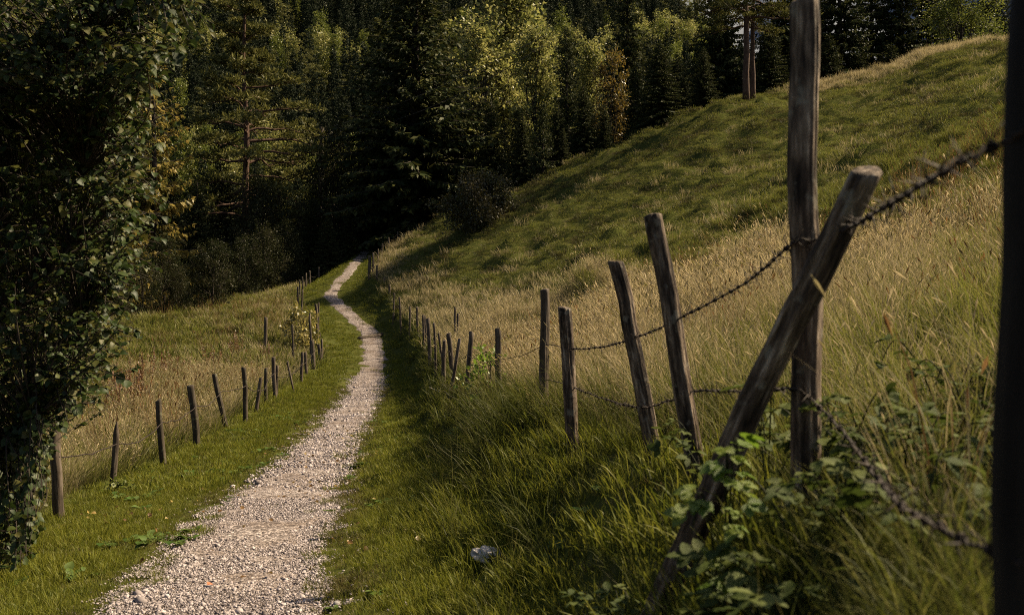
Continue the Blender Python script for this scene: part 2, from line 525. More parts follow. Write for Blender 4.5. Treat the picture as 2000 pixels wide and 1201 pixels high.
def bumpz(x, y):
    z = zones(x, y)
    mead = sstep(0.3, 3.0, z['dr']) + sstep(0.3, 3.0, -z['dl'])
    off = sstep(0.02, 0.5, z['dp'])
    b = 0.012 * vnoise(x, y, 0.35, 1) + 0.025 * vnoise(x, y, 0.9, 2)
    bank = sstep(0.3, 0.8, 1 - np.abs(z['dr']) / np.maximum(z['w'], 0.5)) * (z['dr'] < 0.5) * (z['side'] > 0)
    b = b + bank * (0.06 * vnoise(x, y, 0.7, 8) + 0.03 * vnoise(x, y, 0.3, 9))
    hm = vnoise(x, y * 1.25, 1.15, 3)
    hm2 = vnoise(x, y, 3.6, 4)
    uu, vv = 0.90 * x + 0.42 * y, -0.42 * x + 0.90 * y
    led = 0.19 * np.clip(vnoise(uu, vv * 0.42, 0.85, 13) * 1.3, -0.5, 1) * (z['dr'] > 0) * sstep(12, 22, y)
    tus = led + np.clip(hm, 0, 1) ** 1.2 * 0.46 + 0.07 * hm2 + 0.17 * vnoise(x, y, 0.6, 12)
    far = sstep(10, 26, y)
    b = b + mead * tus * (0.35 + 0.65 * far)
    return b * off * (y < 140)


def H(x, y):
    x = np.atleast_1d(np.asarray(x, float)); y = np.atleast_1d(np.asarray(y, float))
    return H0(x, y) + bumpz(x, y)


def Hs(x, y):
    return float(H(np.array([x]), np.array([y]))[0])


# ---- ground sheet: its grid lines follow the path and the fences
rowsY = np.concatenate([np.arange(-8, 2.0, 0.4), 2.0 * 1.0105 ** np.arange(0, 384)])
rowsY = np.concatenate([rowsY[rowsY < 108], np.linspace(109, 150, 16), np.linspace(158, 1060, 80), np.linspace(1100, 1700, 10)])


def seg(a, b, n):
    return a + (b - a) * np.linspace(0, 1, n, endpoint=False)[None]


lx, rx, px_, pw_ = (T('lx', np.clip(rowsY, -9, 149)), T('rx', np.clip(rowsY, -9, 149)), T('px', np.clip(rowsY, -9, 149)), T('pw', np.clip(rowsY, -9, 149)) / 2)
lefts = -np.concatenate([[900, 600, 400, 280, 200, 150, 120, 95, 75, 60], np.linspace(50, 0.4, 80)])
rights = np.concatenate([np.linspace(0.0, 44, 130), [48, 53, 60, 70, 85, 100, 120, 150, 200, 280, 400, 600, 900]])
cols = [lx[:, None] + lefts[None]]
cols.append(seg(lx[:, None], (px_ - pw_ - 0.1)[:, None], 14))
cols.append(seg((px_ - pw_ - 0.1)[:, None], (px_ + pw_ + 0.1)[:, None], 8))
cols.append(seg((px_ + pw_ + 0.1)[:, None], rx[:, None], 16))
cols.append(rx[:, None] + rights[None])
GX = np.concatenate(cols, 1)
GY = np.repeat(rowsY[:, None], GX.shape[1], 1)
GZ = H(GX.ravel(), GY.ravel()).reshape(GX.shape)
nr, nc = GX.shape
ii = np.arange(nr - 1)[:, None] * nc + np.arange(nc - 1)[None]
Q = np.stack([ii, ii + 1, ii + nc + 1, ii + nc], -1).reshape(-1, 4)
zz = zones(GX.ravel(), np.clip(GY.ravel(), -9, 149))
crest = T('rx', np.clip(GY.ravel(), -9, 149))
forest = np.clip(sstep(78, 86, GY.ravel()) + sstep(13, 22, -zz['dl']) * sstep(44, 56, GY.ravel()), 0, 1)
dryn = vnoise(GX.ravel(), GY.ravel(), 2.2, 31)
gm, n, l = new_mat('meadow_soil')
a1 = n.new('ShaderNodeAttribute'); a1.attribute_name = 'forest'
tc = n.new('ShaderNodeTexCoord')
ns = n.new('ShaderNodeTexNoise'); ns.inputs['Scale'].default_value = 2.5; ns.inputs['Detail'].default_value = 8; ns.inputs['Roughness'].default_value = 0.7
l.new(tc.outputs['Object'], ns.inputs[0])
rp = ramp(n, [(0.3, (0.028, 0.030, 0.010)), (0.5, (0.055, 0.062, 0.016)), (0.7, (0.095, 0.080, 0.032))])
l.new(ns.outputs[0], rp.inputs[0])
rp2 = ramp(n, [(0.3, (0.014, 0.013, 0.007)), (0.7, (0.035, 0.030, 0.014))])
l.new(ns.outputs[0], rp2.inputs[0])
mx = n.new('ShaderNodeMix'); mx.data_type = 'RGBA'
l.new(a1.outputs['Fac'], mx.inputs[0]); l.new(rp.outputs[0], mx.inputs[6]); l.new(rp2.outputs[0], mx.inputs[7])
nb = n.new('ShaderNodeTexNoise'); nb.inputs['Scale'].default_value = 14; nb.inputs['Detail'].default_value = 6
l.new(tc.outputs['Object'], nb.inputs[0])
bp = n.new('ShaderNodeBump'); bp.inputs['Strength'].default_value = 0.8; bp.inputs['Distance'].default_value = 0.06
l.new(nb.outputs[0], bp.inputs['Height'])
b = n.new('ShaderNodeBsdfDiffuse')
l.new(mx.outputs[2], b.inputs[0]); l.new(bp.outputs[0], b.inputs['Normal'])
o = n.new('ShaderNodeOutputMaterial'); l.new(b.outputs[0], o.inputs[0])
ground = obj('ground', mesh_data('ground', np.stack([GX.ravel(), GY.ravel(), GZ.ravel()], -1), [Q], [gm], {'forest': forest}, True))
tag(ground, kind='structure')

# ---- gravel path: a sheet with ragged edges lying 15 mm over the ground
pY = 1.0 * 1.006 ** np.arange(0, 770)
pY = np.concatenate([np.arange(-8, 1.0, 0.1), pY[pY < 96]])
nu = 25
u = np.linspace(-1, 1, nu)
ragL = 0.16 * vnoise(pY, pY * 0 + 3, 0.5, 21) + 0.07 * vnoise(pY, pY * 0 + 9, 1.6, 22) + 0.04 * vnoise(pY, pY * 0 + 2, 0.17, 25)
ragR = 0.13 * vnoise(pY, pY * 0 + 5, 0.5, 23) + 0.06 * vnoise(pY, pY * 0 + 7, 1.9, 24) + 0.04 * vnoise(pY, pY * 0 + 4, 0.15, 26)
w0 = T('pw', pY) / 2
xl = T('px', pY) - w0 + ragL
xr = T('px', pY) + w0 + ragR
PX = xl[:, None] + (xr - xl)[:, None] * (u[None] + 1) / 2
PY = np.repeat(pY[:, None], nu, 1)
PZ = H0(PX.ravel(), PY.ravel()).reshape(PX.shape)
edge = np.abs(u)[None] ** 6
PZ = PZ + 0.022 - 0.034 * edge + 0.010 * vnoise(PX, PY, 0.25, 41) * (1 - edge) + 0.02 * vnoise(PX, PY, 0.9, 42) * (1 - edge)
ii = np.arange(len(pY) - 1)[:, None] * nu + np.arange(nu - 1)[None]
Qp = np.stack([ii, ii + 1, ii + nu + 1, ii + nu], -1).reshape(-1, 4)
pm, n, l = new_mat('gravel_bed')
tc = n.new('ShaderNodeTexCoord')
vo = n.new('ShaderNodeTexVoronoi'); vo.inputs['Scale'].default_value = 34
l.new(tc.outputs['Object'], vo.inputs['Vector'])
sp = n.new('ShaderNodeSeparateColor'); l.new(vo.outputs['Color'], sp.inputs[0])
rp = ramp(n, [(0.1, (0.06, 0.045, 0.038)), (0.5, (0.17, 0.135, 0.12)), (0.95, (0.40, 0.345, 0.32))])
l.new(sp.outputs[0], rp.inputs[0])
ns = n.new('ShaderNodeTexNoise'); ns.inputs['Scale'].default_value = 1.3; ns.inputs['Detail'].default_value = 5
l.new(tc.outputs['Object'], ns.inputs[0])
r2 = ramp(n, [(0.35, (0.62, 0.56, 0.50)), (0.6, (1, 1, 1))])
l.new(ns.outputs[0], r2.inputs[0])
mx = n.new('ShaderNodeMix'); mx.data_type = 'RGBA'; mx.blend_type = 'MULTIPLY'; mx.inputs[0].default_value = 1
l.new(rp.outputs[0], mx.inputs[6]); l.new(r2.outputs[0], mx.inputs[7])
bp = n.new('ShaderNodeBump'); bp.inputs['Strength'].default_value = 0.9; bp.inputs['Distance'].default_value = 0.02; bp.invert = True
l.new(vo.outputs['Distance'], bp.inputs['Height'])
b = n.new('ShaderNodeBsdfPrincipled'); b.inputs['Roughness'].default_value = 0.8; b.inputs['Specular IOR Level'].default_value = 0.3
l.new(mx.outputs[2], b.inputs['Base Color']); l.new(bp.outputs[0], b.inputs['Normal'])
o = n.new('ShaderNodeOutputMaterial'); l.new(b.outputs[0], o.inputs[0])
path = obj('gravel_path', mesh_data('gravel_path', np.stack([PX.ravel(), PY.ravel(), PZ.ravel()], -1), [Qp], [pm], None, True))
tag(path, kind='structure')


def path_z(x, y):
    return H0(x, y) + 0.02


# ---- mountain in the gap between the trees, its blue painted in for haze
mxs = np.linspace(-900, 2200, 90)
mys = np.linspace(1250, 2200, 30)
MX, MY = np.meshgrid(mxs, mys)
t = (MY - 1250) / 950
ridge = 640 + 120 * vnoise(MX, MX * 0, 260, 61) + 50 * vnoise(MX, MX * 0, 90, 62)
MZ = -20 + ridge * np.sin(np.clip(t, 0, 1) * PI) ** 0.8 + 45 * vnoise(MX, MY, 120, 63) * np.sin(t * PI) + 22 * vnoise(MX, MY, 50, 64) * np.sin(t * PI)
ii = np.arange(29)[:, None] * 90 + np.arange(89)[None]
Qm = np.stack([ii, ii + 1, ii + 91, ii + 90], -1).reshape(-1, 4)
mt = obj('mountain', mesh_data('mountain', np.stack([MX.ravel(), MY.ravel(), MZ.ravel()], -1), [Qm], [M_MOUNTAIN], None, False))
tag(mt, kind='structure')


# ------------------------------------------------------------------ scattering of uncountable things (grass, gravel)
def scatter(name, clumps, P, rot, scl, idx, parent=None):
    """one object whose points carry copies of the clump meshes (stuff only)"""
    src = bpy.data.collections.new(name + '_kinds')
    for k, c in enumerate(clumps):
        ob = bpy.data.objects.new('%s_kind_%02d' % (name, k), c)
        src.objects.link(ob)
    me = mesh_data(name, P, [], clumps[0].materials[:1], {'prot': rot, 'pscl': scl})
    me.attributes.new('pidx', 'INT', 'POINT').data.foreach_set('value', np.asarray(idx, np.int32))
    ob = obj(name, me, parent)
    ng = bpy.data.node_groups.new(name + '_spread', 'GeometryNodeTree')
    ng.interface.new_socket('Geometry', in_out='INPUT', socket_type='NodeSocketGeometry')
    ng.interface.new_socket('Geometry', in_out='OUTPUT', socket_type='NodeSocketGeometry')
    n, l = ng.nodes, ng.links
    gi, go = n.new('NodeGroupInput'), n.new('NodeGroupOutput')
    ci = n.new('GeometryNodeCollectionInfo')
    ci.inputs['Collection'].default_value = src
    ci.inputs['Separate Children'].default_value = True
    ci.inputs['Reset Children'].default_value = True
    ip = n.new('GeometryNodeInstanceOnPoints')
    ip.inputs['Pick Instance'].default_value = True

    def attr(nm, ty):
        a = n.new('GeometryNodeInputNamedAttribute'); a.data_type = ty
        a.inputs[0].default_value = nm
        return a.outputs[0]
    er = n.new('FunctionNodeEulerToRotation')
    l.new(attr('prot', 'FLOAT_VECTOR'), er.inputs[0])
    l.new(gi.outputs[0], ip.inputs['Points'])
    l.new(ci.outputs[0], ip.inputs['Instance'])
    l.new(attr('pidx', 'INT'), ip.inputs['Instance Index'])
    l.new(er.outputs[0], ip.inputs['Rotation'])
    l.new(attr('pscl', 'FLOAT_VECTOR'), ip.inputs['Scale'])
    l.new(ip.outputs[0], go.inputs[0])
    md = ob.modifiers.new('spread', 'NODES')
    md.node_group = ng
    tag(ob, kind='stuff')
    return ob


def clump(name, mat, nb, rad, h, hv, width, lean, curl, seed, heads=0.0, rows=4):
    """a tuft of nb curved blades"""
    g = np.random.default_rng(seed)
    a = g.uniform(0, 2 * PI, nb)
    r = rad * np.sqrt(g.uniform(0, 1, nb))
    bx, by = r * np.cos(a), r * np.sin(a)
    hh = h * (1 + hv * g.uniform(-1, 1, nb))
    da = a + g.normal(0, 0.9, nb)
    ln = lean * g.uniform(0.2, 1.3, nb)
    cu = curl * g.uniform(0.3, 1.4, nb)
    t = np.linspace(0, 1, rows)
    # each blade: direction tilts from ln at the root to ln+cu at the tip
    ang = ln[:, None] + cu[:, None] * t[None] ** 1.3
    step = hh[:, None] / (rows - 1)
    hor = np.concatenate([np.zeros((nb, 1)), np.cumsum(np.sin((ang[:, 1:] + ang[:, :-1]) / 2), 1) * step], 1)
    ver = np.concatenate([np.zeros((nb, 1)), np.cumsum(np.cos((ang[:, 1:] + ang[:, :-1]) / 2), 1) * step], 1)
    cx = bx[:, None] + hor * np.cos(da)[:, None]
    cy = by[:, None] + hor * np.sin(da)[:, None]
    cz = ver - 0.01
    wa = g.uniform(0, 2 * PI, nb)
    wid = width * g.uniform(0.6, 1.4, nb)[:, None] * np.array([0.8, 1.0, 0.75, 0.0][:rows] if rows == 4 else [0.8, 1.0, 0.0])[None] / 2
    ox, oy = np.cos(wa)[:, None] * wid, np.sin(wa)[:, None] * wid
    L = np.stack([cx - ox, cy - oy, cz], -1)
    Rr = np.stack([cx + ox, cy + oy, cz], -1)
    V = np.concatenate([np.stack([L[:, k], Rr[:, k]], 1) for k in range(rows - 1)] + [L[:, -1:]], 1)
    m = 2 * (rows - 1) + 1
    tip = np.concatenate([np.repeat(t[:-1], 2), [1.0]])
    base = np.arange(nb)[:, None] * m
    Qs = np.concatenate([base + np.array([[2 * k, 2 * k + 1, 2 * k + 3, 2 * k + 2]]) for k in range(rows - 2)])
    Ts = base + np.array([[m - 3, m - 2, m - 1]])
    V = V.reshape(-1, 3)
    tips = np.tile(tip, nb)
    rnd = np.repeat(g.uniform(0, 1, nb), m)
    faces = [Qs, Ts]
    if heads > 0:
        # seed heads: a slim spindle on some of the blades
        k = np.where(g.uniform(0, 1, nb) < heads)[0]
        if len(k):
            p = np.stack([cx[k, -1], cy[k, -1], cz[k, -1]], -1)
            q = np.stack([cx[k, -2], cy[k, -2], cz[k, -2]], -1)
            d = p - q
            d /= np.linalg.norm(d, axis=1)[:, None]
            hl = h * 0.11
            s = np.stack([np.cos(wa[k]), np.sin(wa[k]), 0 * wa[k]], -1) * width * 1.6
            s2 = np.cross(d, s)
            HV = np.stack([p - d * 0.02, p + d * hl * 0.5 + s, p + d * hl, p + d * hl * 0.5 - s,
                           p + d * hl * 0.5 + s2, p + d * hl * 0.5 - s2], 1)
            o0 = len(V)
            b2 = o0 + np.arange(len(k))[:, None] * 6
            faces[0] = np.concatenate([faces[0], b2 + np.array([[0, 1, 2, 3]]), b2 + np.array([[0, 4, 2, 5]])])
            V = np.concatenate([V, HV.reshape(-1, 3)])
            tips = np.concatenate([tips, np.ones(len(k) * 6)])
            rnd = np.concatenate([rnd, np.full(len(k) * 6, 0.9)])
    return mesh_data(name, V, faces, [mat], {'tip': tips, 'rnd': rnd})


def sample_area(dens, y0, y1, xlo, xhi, n_max, seed):
    """random points with density dens(x, y) per m2 inside a wedge"""
    g = np.random.default_rng(seed)
    ys = np.sqrt(g.uniform(max(y0, 0) ** 2, y1 ** 2, n_max)) if y0 >= 0 else g.uniform(y0, y1, n_max)
    lo, hi = xlo(ys), xhi(ys)
    xs = lo + (hi - lo) * g.uniform(0, 1, n_max)
    # area represented by a sample
    yy = np.linspace(y0, y1, 400)
    wdt = xhi(yy) - xlo(yy)
    pdf_y = 2 * ys / (y1 ** 2 - max(y0, 0) ** 2) if y0 >= 0 else np.full(n_max, 1 / (y1 - y0))
    area = (hi - lo) / (n_max * pdf_y)
    keep = g.uniform(0, 1, n_max) < dens(xs, ys) * area
    return xs[keep], ys[keep]


def finish(name, clumps, xs, ys, seed, smin, smax, tilt=0.12, zoff=0.0, sfun=None):
    g = np.random.default_rng(seed)
    n_ = len(xs)
    z = H(xs, ys) + zoff
    rot = np.stack([g.normal(0, tilt, n_), g.normal(0, tilt, n_), g.uniform(0, 2 * PI, n_)], -1)
    s = g.uniform(smin, smax, n_)
    if sfun is not None:
        s = s * sfun(xs, ys)
    return scatter(name, clumps, np.stack([xs, ys, z], -1), rot, np.stack([s, s, s * g.uniform(0.85, 1.2, n_)], -1), g.integers(0, len(clumps), n_))


def wedge(m):
    return lambda y: -(0.55 * y + 1.2 * m), lambda y: 0.55 * y + 1.2 * m


low_fence = lambda x, y: 1 - 0.68 * np.exp(-((zones(x, y)['dr'] + 0.05) / 0.42) ** 2) * (1 - sstep(8.5, 11, y)) * sstep(2.9, 3.6, y)
# grass on the verges beside the path
short_n = [clump('short_tuft', M_SHORT, 26, 0.07, 0.085, 0.5, 0.0045, 0.35, 0.9, 100 + i) for i in range(4)]
short_m = [clump('short_tuft_mid', M_SHORT, 40, 0.16, 0.10, 0.5, 0.008, 0.35, 0.9, 110 + i) for i in range(4)]
short_f = [clump('short_tuft_far', M_SHORT, 46, 0.40, 0.13, 0.5, 0.018, 0.35, 0.9, 120 + i, rows=3) for i in range(3)]
mossy_n = [clump('dry_tuft', M_MOSSY, 24, 0.08, 0.055, 0.5, 0.0045, 0.5, 1.0, 130 + i) for i in range(3)]
mossy_m = [clump('dry_tuft_mid', M_MOSSY, 40, 0.18, 0.065, 0.5, 0.008, 0.5, 1.0, 140 + i) for i in range(3)]


def m_verge(x, y):
    z = zones(x, y)
    left = (z['side'] < 0) * sstep(-0.5, 0.2, z['dl'])
    fr = z['dp'] / np.maximum(z['w'], 0.4)
    right = (z['side'] > 0) * (1 - 0.65 * sstep(0.52, 0.78, fr + 0.2 * vnoise(x, y, 0.7, 59))) * (1 - sstep(1.0, 1.2, fr))
    ed = sstep(-0.12, 0.10, z['dp'] + 0.24 * vnoise(x, y, 0.35, 51) + 0.08 * vnoise(x, y, 0.12, 52))
    return (left + right) * ed


def m_edge(x, y):
    z = zones(x, y)
    return np.exp(-((z['dp'] - 0.15) / 0.28) ** 2)


STONE_XY = (-0.19, 7.45)
off_stone = lambda x, y: 1 - 0.97 * np.exp(-(((x - STONE_XY[0] * y / STONE_XY[1]) / 0.15) ** 2 + ((y - STONE_XY[1] + 0.35) / 0.5) ** 2) ** 2)
lo, hi = wedge(1.0)
vlo = lambda y: np.maximum(T('lx', y) - 0.6, -(0.56 * y + 1.5))
vhi = lambda y: np.minimum(T('rx', y) + 0.4, 0.56 * y + 1.5)
dry = lambda x, y: np.clip(0.5 + 0.9 * vnoise(x, y, 1.1, 71) + 0.4 * vnoise(x, y, 0.4, 72), 0, 1)
xs, ys = sample_area(lambda x, y: 290 * off_stone(x, y) * m_verge(x, y) * (1 - 0.45 * m_edge(x, y)) * (1 - 0.5 * dry(x, y)), 3, 13.5, vlo, vhi, 60000, 1)
finish('verge_grass', short_n, xs, ys, 2, 0.6, 1.3, sfun=lambda x, y: (1 - 0.45 * m_edge(x, y) + 0.3 * vnoise(x, y, 0.8, 73)) * (1 + 0.9 * (zones(x, y)['side'] > 0) * sstep(0.25, 0.7, zones(x, y)['dp'] / zones(x, y)['w'])))
xs, ys = sample_area(lambda x, y: 170 * off_stone(x, y) * m_verge(x, y) * (0.25 + m_edge(x, y)) * (0.15 + 1.5 * dry(x, y) ** 2), 3, 13.5, vlo, vhi, 60000, 3)
finish('dry_verge_grass', mossy_n, xs, ys, 4, 0.6, 1.2)
xs, ys = sample_area(lambda x, y: 75 * m_verge(x, y) * (1 - 0.4 * m_edge(x, y)) * (1 - 0.4 * dry(x, y)), 13.5, 36, vlo, vhi, 60000, 5)
finish('verge_grass', short_m, xs, ys, 6, 0.6, 1.25, sfun=lambda x, y: 1 - 0.4 * m_edge(x, y))
xs, ys = sample_area(lambda x, y: 34 * m_verge(x, y) * (0.3 + m_edge(x, y)) * (0.3 + dry(x, y)), 13.5, 36, vlo, vhi, 60000, 7)
finish('dry_verge_grass', mossy_m, xs, ys, 8, 0.6, 1.2)
xs, ys = sample_area(lambda x, y: 16 * m_verge(x, y), 36, 88, vlo, vhi, 60000, 9)
finish('verge_grass', short_f, xs, ys, 10, 0.5, 1.0, sfun=lambda x, y: 1 - 0.5 * m_edge(x, y))

# long drooping grass on the bank and along both fences
tall_n = [clump('tall_tuft', M_TALL, 34, 0.10, 0.52, 0.4, 0.0048, 0.25, 1.6, 200 + i) for i in range(5)]
tall_m = [clump('tall_tuft_mid', M_TALL, 40, 0.22, 0.50, 0.4, 0.011, 0.25, 1.4, 210 + i) for i in range(4)]


def m_bank(x, y):
    z = zones(x, y)
    fr = z['dp'] / np.maximum(z['w'], 0.4)
    right = (z['side'] > 0) * sstep(0.60, 0.80, fr + 0.22 * vnoise(x, y, 0.6, 53)) * (1 - sstep(0.2, 1.4, z['dr']))
    return right * (0.12 + 0.88 * sstep(-0.15, 0.45, vnoise(x, y, 0.8, 57)))


xs, ys = sample_area(lambda x, y: 58 * m_bank(x, y) * off_stone(x, y), 1.5, 14, vlo, lambda y: vhi(y) + 1.2, 40000, 11)
finish('bank_grass', tall_n, xs, ys, 12, 0.55, 1.4, sfun=lambda x, y: (0.5 + 0.5 * sstep(4.5, 7.5, y)) * low_fence(x, y))
xs, ys = sample_area(lambda x, y: 13 * m_bank(x, y), 14, 60, vlo, lambda y: vhi(y) + 1.2, 40000, 13)
finish('bank_grass', tall_m, xs, ys, 14, 0.45, 0.95)

# straw coloured hay meadow right of the fence, greener upslope
straw_n = [clump('straw_tuft', M_STRAW, 26, 0.12, 0.55, 0.4, 0.0030, 0.22, 1.0, 300 + i, heads=0.25) for i in range(5)]
straw_m = [clump('straw_tuft_mid', M_STRAW, 34, 0.28, 0.58, 0.35, 0.0075, 0.22, 1.0, 310 + i, heads=0.35) for i in range(5)]
straw_f = [clump('straw_tuft_far', M_STRAW, 34, 0.55, 0.42, 0.4, 0.016, 0.3, 1.0, 320 + i, rows=3) for i in range(4)]
mead_n = [clump('meadow_tuft', M_MEADOW, 30, 0.12, 0.40, 0.45, 0.006, 0.28, 1.2, 330 + i) for i in range(4)]
mead_m = [clump('meadow_tuft_mid', M_MEADOW, 40, 0.26, 0.28, 0.5, 0.010, 0.32, 1.2, 340 + i) for i in range(4)]
mead_f = [clump('meadow_tuft_far', M_MEADOW, 46, 0.50, 0.20, 0.5, 0.018, 0.4, 1.2, 350 + i, rows=3) for i in range(4)]
russ_n = [clump('russet_tuft', M_RUSSET, 14, 0.14, 0.60, 0.35, 0.005, 0.15, 0.6, 360 + i, heads=0.6) for i in range(3)]


def straw_right(x, y):
    """the pale band: near the fence at mid distance, thinning upslope"""
    z = zones(x, y)
    d = z['dr'] + 1.2 * vnoise(x, y, 3.0, 81) + 0.6 * vnoise(x, y, 1.1, 82)
    near = sstep(4.0, 8.5, y + 1.5 * vnoise(x, y, 1.5, 83))
    lim = np.interp(y, [0, 8, 14, 22, 32, 45, 60, 80], [9, 8.5, 8, 7.0, 5.0, 3.0, 2.2, 2])
    return sstep(0.0, 0.6, z['dr']) * (1 - sstep(lim * 0.75, lim * 1.25, d)) * (0.12 + 0.88 * near)


_ca = np.linspace(0.0, 0.6, 61)
_cy = []
for a_ in _ca:
    y_ = np.arange(30, 95, 0.5)
    _cy.append(y_[np.argmax((H0(a_ * y_, y_) - CZ) / y_)])
_cy = np.array(_cy)


def lit_crest_band(x, y):
    # pale straw thickened along the crest to paint its sunlit strip
    q_ = x / np.maximum(y, 1)
    return sstep(0.26, 0.33, q_) * np.exp(-((y - np.interp(q_, _ca, _cy)) / 3.0) ** 2)


patch = lambda x, y: np.clip(0.5 + 0.8 * vnoise(x, y, 2.4, 91) + 0.5 * vnoise(x, y, 0.9, 92), 0, 1)
rlo = lambda y: T('rx', y)
rhi = lambda y: 0.57 * y + 2.5
xs, ys = sample_area(lambda x, y: 70 * straw_right(x, y) * (0.10 + 1.15 * patch(x, y)), 1.8, 13, rlo, rhi, 60000, 15)
finish('straw_grass', straw_n, xs, ys, 16, 0.6, 1.15, sfun=lambda x, y: (1 + 0.4 * vnoise(x, y, 1.2, 93)) * low_fence(x, y))
xs, ys = sample_area(lambda x, y: 21 * straw_right(x, y) * (0.10 + 1.15 * patch(x, y)), 13, 32, rlo, rhi, 60000, 17)
finish('straw_grass', straw_m, xs, ys, 18, 0.55, 1.1, sfun=lambda x, y: 1 + 0.4 * vnoise(x, y, 1.2, 93))
xs, ys = sample_area(lambda x, y: 6 * straw_right(x, y) + 1.1 * (patch(x, y) > 0.78) * (zones(x, y)['dr'] > 0) + 14 * lit_crest_band(x, y), 32, 90, rlo, rhi, 90000, 19)
finish('straw_grass', straw_f, xs, ys, 20, 0.5, 1.1)
m_right = lambda x, y: (zones(x, y)['dr'] > 0).astype(float)
xs, ys = sample_area(lambda x, y: 70 * m_right(x, y) * (1 - 0.55 * straw_right(x, y)) , 1.2, 13, rlo, rhi, 60000, 21)
finish('meadow_grass', mead_n, xs, ys, 22, 0.6, 1.2, sfun=lambda x, y: (0.65 + 0.35 * sstep(2.5, 5, y)) * low_fence(x, y))
xs, ys = sample_area(lambda x, y: 30 * m_right(x, y) * (1 - 0.5 * straw_right(x, y)), 13, 34, rlo, rhi, 90000, 23)
finish('meadow_grass', mead_m, xs, ys, 24, 0.45, 1.1, sfun=lambda x, y: 0.75 + 0.5 * np.clip(vnoise(x, y * 1.25, 1.15, 3), 0, 1))
xs, ys = sample_area(lambda x, y: 9.5 * m_right(x, y) * (1 - 0.4 * straw_right(x, y)), 34, 92, rlo, rhi, 120000, 25)
finish('meadow_grass', mead_f, xs, ys, 26, 0.40, 0.95, sfun=lambda x, y: 0.75 + 0.6 * np.clip(vnoise(x, y * 1.25, 1.15, 3), 0, 1))
xs, ys = sample_area(lambda x, y: 4.0 * (zones(x, y)['dr'] > 0.3) * (patch(x + 40, y) > 0.62), 2.5, 26, rlo, rhi, 60000, 27)
finish('russet_weeds', russ_n, xs, ys, 28, 0.6, 1.2)

dark_f = [clump('dark_tussock', M_DARKTUFT, 46, 0.45, 0.24, 0.5, 0.018, 0.5, 1.3, 370 + i, rows=3) for i in range(3)]
xs, ys = sample_area(lambda x, y: 8.0 * m_right(x, y) * (vnoise(x, y * 1.4, 1.5, 191) + 0.6 * vnoise(x, y, 0.6, 192) > 0.35) * (1 - 0.8 * straw_right(x, y)), 16, 88, rlo, rhi, 120000, 47)
finish('dark_tussocks', dark_f, xs, ys, 48, 0.4, 1.0)
xs, ys = sample_area(lambda x, y: 14 * lit_crest_band(x, y), 32, 92, rlo, rhi, 60000, 49)
finish('lit_crest_straw', straw_f, xs, ys, 50, 0.7, 1.15)

near_z = [clump('weedy_tuft', M_TALL, 26, 0.10, 0.36, 0.4, 0.0042, 0.25, 1.1, 380 + i) for i in range(4)]
xs, ys = sample_area(lambda x, y: 95 * (zones(x, y)['dr'] > -0.9) * (1 - sstep(3.6, 4.6, y)), 1.1, 4.8, lambda y: T('rx', y) - 1.0, lambda y: 0.57 * y + 1.5, 20000, 61)
finish('weedy_grass', near_z, xs, ys, 62, 0.35, 0.85)
xs, ys = sample_area(lambda x, y: 14 * (zones(x, y)['dr'] > 0.7) * (1 - sstep(4.6, 5.8, y)), 3.6, 6, lambda y: T('rx', y), lambda y: 0.57 * y + 1.5, 20000, 63)
finish('straw_grass', straw_n, xs, ys, 64, 0.6, 1.1)

# left meadow behind the left fence
llo = lambda y: -(0.57 * y + 2.5)
lhi = lambda y: np.maximum(T('lx', y) - 0.15, -(0.57 * y + 2.4))
m_left = lambda x, y: sstep(0.2, 0.8, -zones(x, y)['dl'])
straw_left = lambda x, y: m_left(x, y) * np.clip((1 - sstep(2.0, 7.0, -zones(x, y)['dl'])) * 0.75 + 0.22 * patch(x, y), 0, 1)
fend = lambda x, y: 1 - sstep(15, 24, -zones(x, y)['dl']) * sstep(42, 54, y)
xs, ys = sample_area(lambda x, y: 60 * straw_left(x, y), 8, 15, llo, lhi, 30000, 29)
finish('straw_grass', straw_n, xs, ys, 30, 0.6, 1.1)
xs, ys = sample_area(lambda x, y: 20 * straw_left(x, y), 15, 34, llo, lhi, 50000, 31)
finish('straw_grass', straw_m, xs, ys, 32, 0.5, 1.0)
xs, ys = sample_area(lambda x, y: 5 * straw_left(x, y) * fend(x, y), 34, 84, llo, lhi, 60000, 33)
finish('straw_grass', straw_f, xs, ys, 34, 0.6, 1.2)
xs, ys = sample_area(lambda x, y: 50 * m_left(x, y), 6, 15, llo, lhi, 30000, 35)
finish('meadow_grass', mead_n, xs, ys, 36, 0.6, 1.2)
xs, ys = sample_area(lambda x, y: 24 * m_left(x, y), 15, 34, llo, lhi, 50000, 37)
finish('meadow_grass', mead_m, xs, ys, 38, 0.7, 1.5)
xs, ys = sample_area(lambda x, y: 9 * m_left(x, y) * fend(x, y), 34, 86, llo, lhi, 60000, 39)
finish('meadow_grass', mead_f, xs, ys, 40, 0.9, 1.9)
xs, ys = sample_area(lambda x, y: 1.6 * m_left(x, y) * fend(x, y) * (patch(x, y + 30) > 0.6), 14, 60, llo, lhi, 60000, 41)
finish('russet_weeds', russ_n, xs, ys, 42, 0.8, 1.6)


